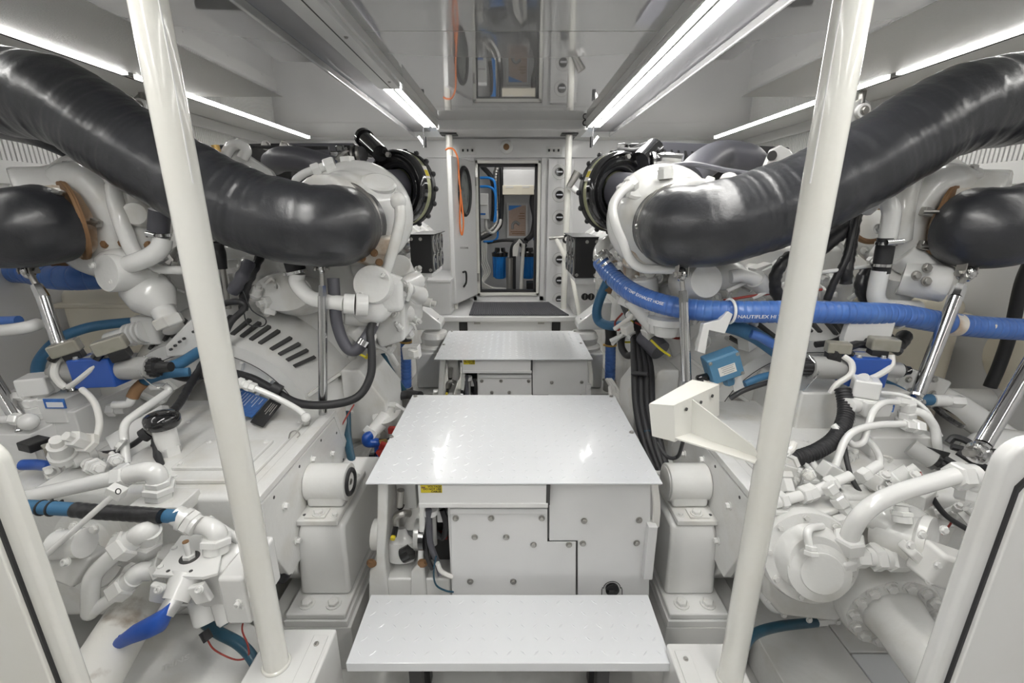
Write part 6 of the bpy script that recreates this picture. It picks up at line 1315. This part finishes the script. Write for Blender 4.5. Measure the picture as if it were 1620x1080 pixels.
# curved pipe
cp = thing('curved_pipe', 'thick white pipe arching between hex fittings on the right gearbox', 'pipe', at(1345, 860, 1.12))
G().tube(A([(1342, 862, 1.11), (1347, 840, 1.11), (1362, 815, 1.11), (1390, 793, 1.12), (1430, 776, 1.13), (1470, 764, 1.14), (1512, 752, 1.15)]), .0245, 20).build('pipe', PIPE, cp)
nutchain(cp, at(1344, 848, 1.11), at(1338, 882, 1.12), [(.6, .042, 6), (.4, .034, 18)])
nutchain(cp, at(1508, 753, 1.15), at(1540, 752, 1.16), [(.6, .040, 6), (.4, .034, 18)]); G().ball(at(1538, 762, 1.16), .040, 16).build('elbow', PIPE, cp); nutchain(cp, at(1540, 765, 1.16), at(1535, 795, 1.14), [(1, .038, 6)])
nutchain(cp, at(1350, 880, 1.10), at(1438, 882, 1.10), [(.22, .032, 6), (.1, .026, 18), (.16, .040, 6), (.1, .034, 18), (.42, .040, 6)])
G().box(at(1335, 890, 1.1), (.06, .05, .04), Matrix.Rotation(.3, 3, 'Z')).build('elbow_block', PIPE, cp, bevel=.008)
# round pump cover
rc = thing('pump_cover', 'white round bolted pump cover at the lower right beside the pole', 'cover', at(1290, 930, 1.1))
axn = V((-.15, -1, .35)).normalized(); c0 = at(1280, 880, 1.14)
G().lathe(c0, axn, [(-.10, .140), (0, .140), (.012, .134), (.014, .105), (.02, .102), (.04, .095), (.055, .08)], 48).build('flange', CAST, rc)
c1 = at(1298, 905, 1.08); G().lathe(c1, axn, [(-.08, .092), (-.004, .088), (.004, .070), (.008, .060), (.012, .058), (.013, .045), (.014, .02)], 40).build('dome', CAST, rc)
flange_bolts(rc, c0+axn*.012, axn, .120, 9, .009, CAST, .3)
pw_ = G().tube(A([(1281, 868, 1.08), (1277, 845, 1.1), (1283, 835, 1.12), (1300, 832, 1.14)]), .011, 12).build('tube', PIPE, rc); nutchain(rc, at(1283, 862, 1.08), at(1283, 878, 1.07), [(.5, .017, 6), (.5, .021, 6)], PIPE)
G().prism(A([(1208, 870, 1.185), (1210, 945, 1.185), (1236, 976, 1.185), (1320, 986, 1.185), (1352, 975, 1.185), (1356, 850, 1.185), (1250, 838, 1.185)]), (0, .2, 0)).build('housing', CAST, rc, bevel=.02, seg=4)
for q in ((1215, 950), (1240, 972), (1280, 980), (1325, 983)): bolt(rc, at(*q, 1.2), (0, -1, .3), .008, CAST)
# second pump
sp2 = thing('gear_pump', 'white cylindrical pump with a bolted flange beneath the curved pipe', 'pump', at(1430, 850, 1.1))
G().lathe(at(1385, 835, 1.18), at(1470, 862, 1.08)-at(1385, 835, 1.18), [(0, .065), (.02, .075), (.05, .075), (.10, .070), (.11, .082), (.13, .082), (.132, .05)], 36).build('body', CAST, sp2)
G().ball(at(1420, 825, 1.16), .07, 18, (1.4, 1, .8)).build('shoulder', CAST, sp2); nutchain(sp2, at(1428, 826, 1.1), at(1425, 800, 1.12), [(.4, .024, 18), (.3, .028, 6), (.3, .018, 18)])
G().box(at(1490, 895, 1.02), (.12, .08, .10), Matrix.Rotation(.35, 3, 'Y')).build('end_block', WHT, sp2, bevel=.014); G().cyl(at(1455, 868, 1.06), at(1475, 885, 1.04), .034).build('neck', CAST, sp2)
for q in ((1440, 862), (1483, 893), (1470, 918), (1458, 845), (1493, 838)): bolt(sp2, at(*q, .99), (0, -1, .4), .009, PIPE)
G().prism(A([(1440, 880, 1.03), (1452, 870, 1.03), (1500, 915, 1.0), (1490, 935, 1.0)]), (0, .05, 0)).build('yoke', WHT, sp2, bevel=.006)
# shaft flange with its thick pipe
sf = thing('shaft_coupling', 'big white bolted coupling flange with a thick pipe at the lower right', 'coupling', at(1400, 980, 1.0))
c0 = at(1410, 966, 1.12); e0 = at(1520, 1110, .86); ax = (e0-c0).normalized()
G().lathe(c0, ax, [(-.13, .09), (-.10, .13), (-.085, .142), (.0, .142), (.012, .135), (.013, .06)], 48).build('flange', CAST, sf)
G().lathe(c0+ax*.01, ax, [(0, .090), (.05, .080), (.35, .078), (.6, .078)], 36).build('pipe', CAST, sf)
flange_bolts(sf, c0+ax*.012, ax, .115, 14, .016, CAST, .1)
pipe('bilge_hose', [(1172, 1050, 1.12), (1176, 1025, 1.15), (1195, 1002, 1.2), (1235, 990, 1.25), (1290, 984, 1.3)], .0165, TEAL, 'dark blue hose curving beside the right pole plinth', 'hose', seg=14)
nutchain(None, at(1288, 984, 1.3), at(1316, 982, 1.32), [(.6, .018, 6), (.4, .012, 18)], name='hose_end_fitting'); tg(bpy.data.objects['hose_end_fitting'], 'white end fitting of the dark blue hose at lower right', 'fitting')
# ---- bracket on the right pole
pb_ = thing('pole_bracket', 'cream white steel bracket carried by the right support pole', 'bracket', at(1110, 690, 1.05))
Yb = 1.06
q = [at(1027, 637, Yb), at(1064, 641, Yb-.05), at(1068, 697, Yb-.05), at(1031, 690, Yb)]
G().prism([at(1027, 640, Yb), at(1066, 641, Yb), at(1068, 699, Yb), at(1032, 690, Yb)], (.0, .004, 0)).build('end_face', CREAMP, pb_, bevel=.001)
bx0 = at(1027, 640, Yb); 
# channel: a web facing down the aisle with three flanges
w0 = at(1066, 641, Yb); w1 = at(1138, 608, Yb+.12); w2_ = at(1138, 656, Yb+.12); w3 = at(1068, 699, Yb)
G().prism([w0, w1, w2_, w3], (-.012, .006, 0)).build('web', CREAMP, pb_)
t0 = at(1027, 638, Yb); t1 = at(1095, 600, Yb+.12)
G().prism([t0, w0, w1, t1], (0, 0, -.004)).build('top_flange', CREAMP, pb_, bevel=.001)
G().prism([w1, w2_, w2_+V((-.03, .03, 0)), w1+V((-.03, .03, 0))], (0, .004, 0)).build('end_flange', CREAMP, pb_)
for x, y, yy_ in ((1085, 646, Yb+.03), (1108, 635, Yb+.065), (1126, 625, Yb+.095)):
    c = at(x, y, yy_)+V((.0015, -.006, 0)); G().cyl(c, c+V((-.003, .003, 0)), .0045, seg=10).build('bolt_hole', GROOVE, pb_)
pole = V((.644, 1.0, 0)); a1 = at(1214, 731, .99)
G().prism([at(1068, 692, Yb), at(1095, 682, Yb+.05), a1+V((.0, .03, .012)), a1+V((-.03, -.0, .0))], (0, 0, -.005)).build('arm_shelf', CREAMP, pb_, bevel=.001)
G().prism([at(1095, 632, Yb+.045), at(1192, 706, 1.0), at(1205, 728, 1.0), at(1090, 690, Yb+.045)], (.003, .005, 0)).build('gusset', CREAMP, pb_)
# ================================================================== smaller fittings that crowd the engine ends
random.seed(21)
def crowd(parent, box, n, Y0_, Y1_, ms=(CAST,), s=1.0):
    for i in range(n):
        px = random.uniform(box[0], box[2]); py = random.uniform(box[1], box[3]); Y = random.uniform(Y0_, Y1_); c = at(px, py, Y); k = random.random(); m = random.choice(ms)
        ax = V((random.uniform(-1, 1), random.uniform(-1, 0), random.uniform(-.4, 1))).normalized(); r = random.uniform(.014, .032)*s
        if k < .35: G().lathe(c, ax, [(0, r*1.3), (r*.8, r*1.3), (r*.82, r), (r*2.5, r), (r*2.52, r*.6), (r*3.4, r*.6)], 6 if k < .2 else 14).build('fitting', m, parent, bevel=.002)
        elif k < .55: G().box(c, (r*3, r*2.2, r*2.4), Matrix.Rotation(random.uniform(-.7, .7), 3, 'Z') @ Matrix.Rotation(random.uniform(-.5, .5), 3, 'Y')).build('bracket', m, parent, bevel=.004)
        elif k < .8:
            d = V((random.uniform(-.12, .12), random.uniform(-.03, .05), random.uniform(-.14, .02)))*s; G().tube([c, c+d*.5+V((.02, -.02, .02)), c+d], r*.42, 10).build('small_pipe', m, parent)
        else: bolt(parent, c, ax, r*.6, m)
crowd(EL, (590, 440, 655, 560), 34, 2.15, 2.5)
crowd(EL, (640, 430, 668, 490), 14, 2.5, 3.0)
crowd(EL, (330, 405, 470, 500), 16, 2.12, 2.24)
crowd(EL, (545, 255, 580, 300), 6, 2.3, 2.5, s=.8)
crowd(EL, (180, 400, 320, 560), 18, 2.15, 2.4)
crowd(EL, (80, 395, 200, 430), 10, 2.3, 2.5, (CAST, BRASS, RUST))
crowd(ER, (990, 420, 1060, 540), 34, 2.15, 2.5)
crowd(ER, (1065, 425, 1320, 480), 26, 2.12, 2.24)
crowd(ER, (940, 420, 990, 470), 8, 2.7, 3.0)
crowd(ER, (1330, 395, 1450, 480), 14, 2.15, 2.3)
crowd(ER, (1110, 505, 1220, 540), 8, 2.0, 2.1)
crowd(GR, (1210, 700, 1320, 760), 12, 1.30, 1.36)
crowd(GR, (1350, 760, 1460, 830), 14, 1.26, 1.32, s=.8)
crowd(GR, (1450, 780, 1530, 860), 10, 1.2, 1.28)
crowd(GL, (90, 700, 220, 770), 14, 1.40, 1.5)
crowd(GL, (60, 830, 240, 900), 8, 1.22, 1.3)
crowd(ML, (110, 715, 180, 755), 4, 1.45, 1.55, s=.8)
crowd(MR, (1330, 700, 1400, 770), 8, 1.42, 1.5, s=.6)
# tank and pipework clutter behind the right stay
pipe('cable', [(1632, 410, 2.2), (1616, 450, 2.2), (1600, 520, 2.2), (1582, 575, 2.2), (1566, 612, 2.2)], .028, RUB, 'black cable between the right cream tank and the round ended tank', 'cable')
# black looms of the right engine
for pts, r, lab in (([(1352, 335, 2.1), (1345, 355, 2.08), (1320, 375, 2.05), (1292, 398, 2.05)], .034, 'thick black taped loom sloping left below the upper right exhaust'),
    ([(1356, 330, 2.05), (1348, 370, 2.02), (1338, 410, 2.0), (1320, 445, 2.0), (1308, 475, 2.0)], .016, 'thin black loom hanging below the upper right exhaust'),
    ([(1352, 350, 2.08), (1345, 395, 2.03), (1340, 425, 2.0), (1338, 448, 2.0)], .024, 'black loom with a plug end beside the right rubber coupling'),
    ([(1250, 405, 2.0), (1236, 418, 1.98), (1226, 440, 1.98), (1228, 462, 1.98), (1240, 478, 1.98)], .026, 'black corrugated loom left of the right pole above the blue hose'),
    ([(1372, 425, 2.05), (1362, 448, 2.03), (1368, 470, 2.03), (1385, 482, 2.03)], .026, 'black hose curling behind the white elbow above the blue hose'),
    ([(1400, 535, 1.95), (1420, 545, 1.95), (1432, 530, 2.0)], .03, 'black hose stub under the second blue hose bracket')):
    pipe('wire_loom', pts, r, TAPE, lab, 'cable', rf=soft(.035, .07))
pipe('power_cable', [(1395, 520, 1.95), (1360, 522, 1.95), (1320, 540, 1.9), (1290, 545, 1.9)], .014, RUB, 'black cable above the right solenoid valve', 'cable')
# black patches of the left side
pipe('wire_loom', [(342, 388, 2.12), (346, 400, 2.1), (348, 420, 2.1)], .03, TAPE, 'black rubber boot at the top of the silver rod', 'boot')
pipe('cable', [(438, 880, 1.35), (432, 900, 1.33), (445, 915, 1.32), (455, 905, 1.33)], .018, RUB, 'black hose end between the left pole and the near mount', 'hose')
pipe('wire', [(455, 890, 1.38), (468, 872, 1.42), (478, 860, 1.45)], .004, RUB, 'thin black wire beside the left near mount pedestal', 'wire')
for q, lab in (((330, 592, 1.86), 'first'), ((438, 614, 1.82), 'second')):
    c = at(*q); tg(G().lathe(c, (.8, 0, -.5), [(-.02, .022), (.02, .022)], 14).build('cable_clip', RUB), '%s black clip along the long black cable of the left engine' % ('left' if lab == 'first' else 'right'), 'clip', 'cable clips')

# pale plates added, raised to brighten the floor beside the right gearbox foot
bp_ = thing('added_floor_plate', 'pale grey plates added above the floor to brighten it below the right coupling flange', 'plate', (1.2, 1.3, .0))
for x0_, x1_, y0_, y1_, z_, m_ in ((.92, 1.22, .95, 1.9, .16, CAST), (1.225, 1.9, .95, 1.25, .16, PLATE), (1.225, 1.9, 1.255, 1.9, .16, CAST)):
    G().bb(x0_, x1_, y0_, y1_, .0, z_).build('plate', m_, bp_, bevel=.004)
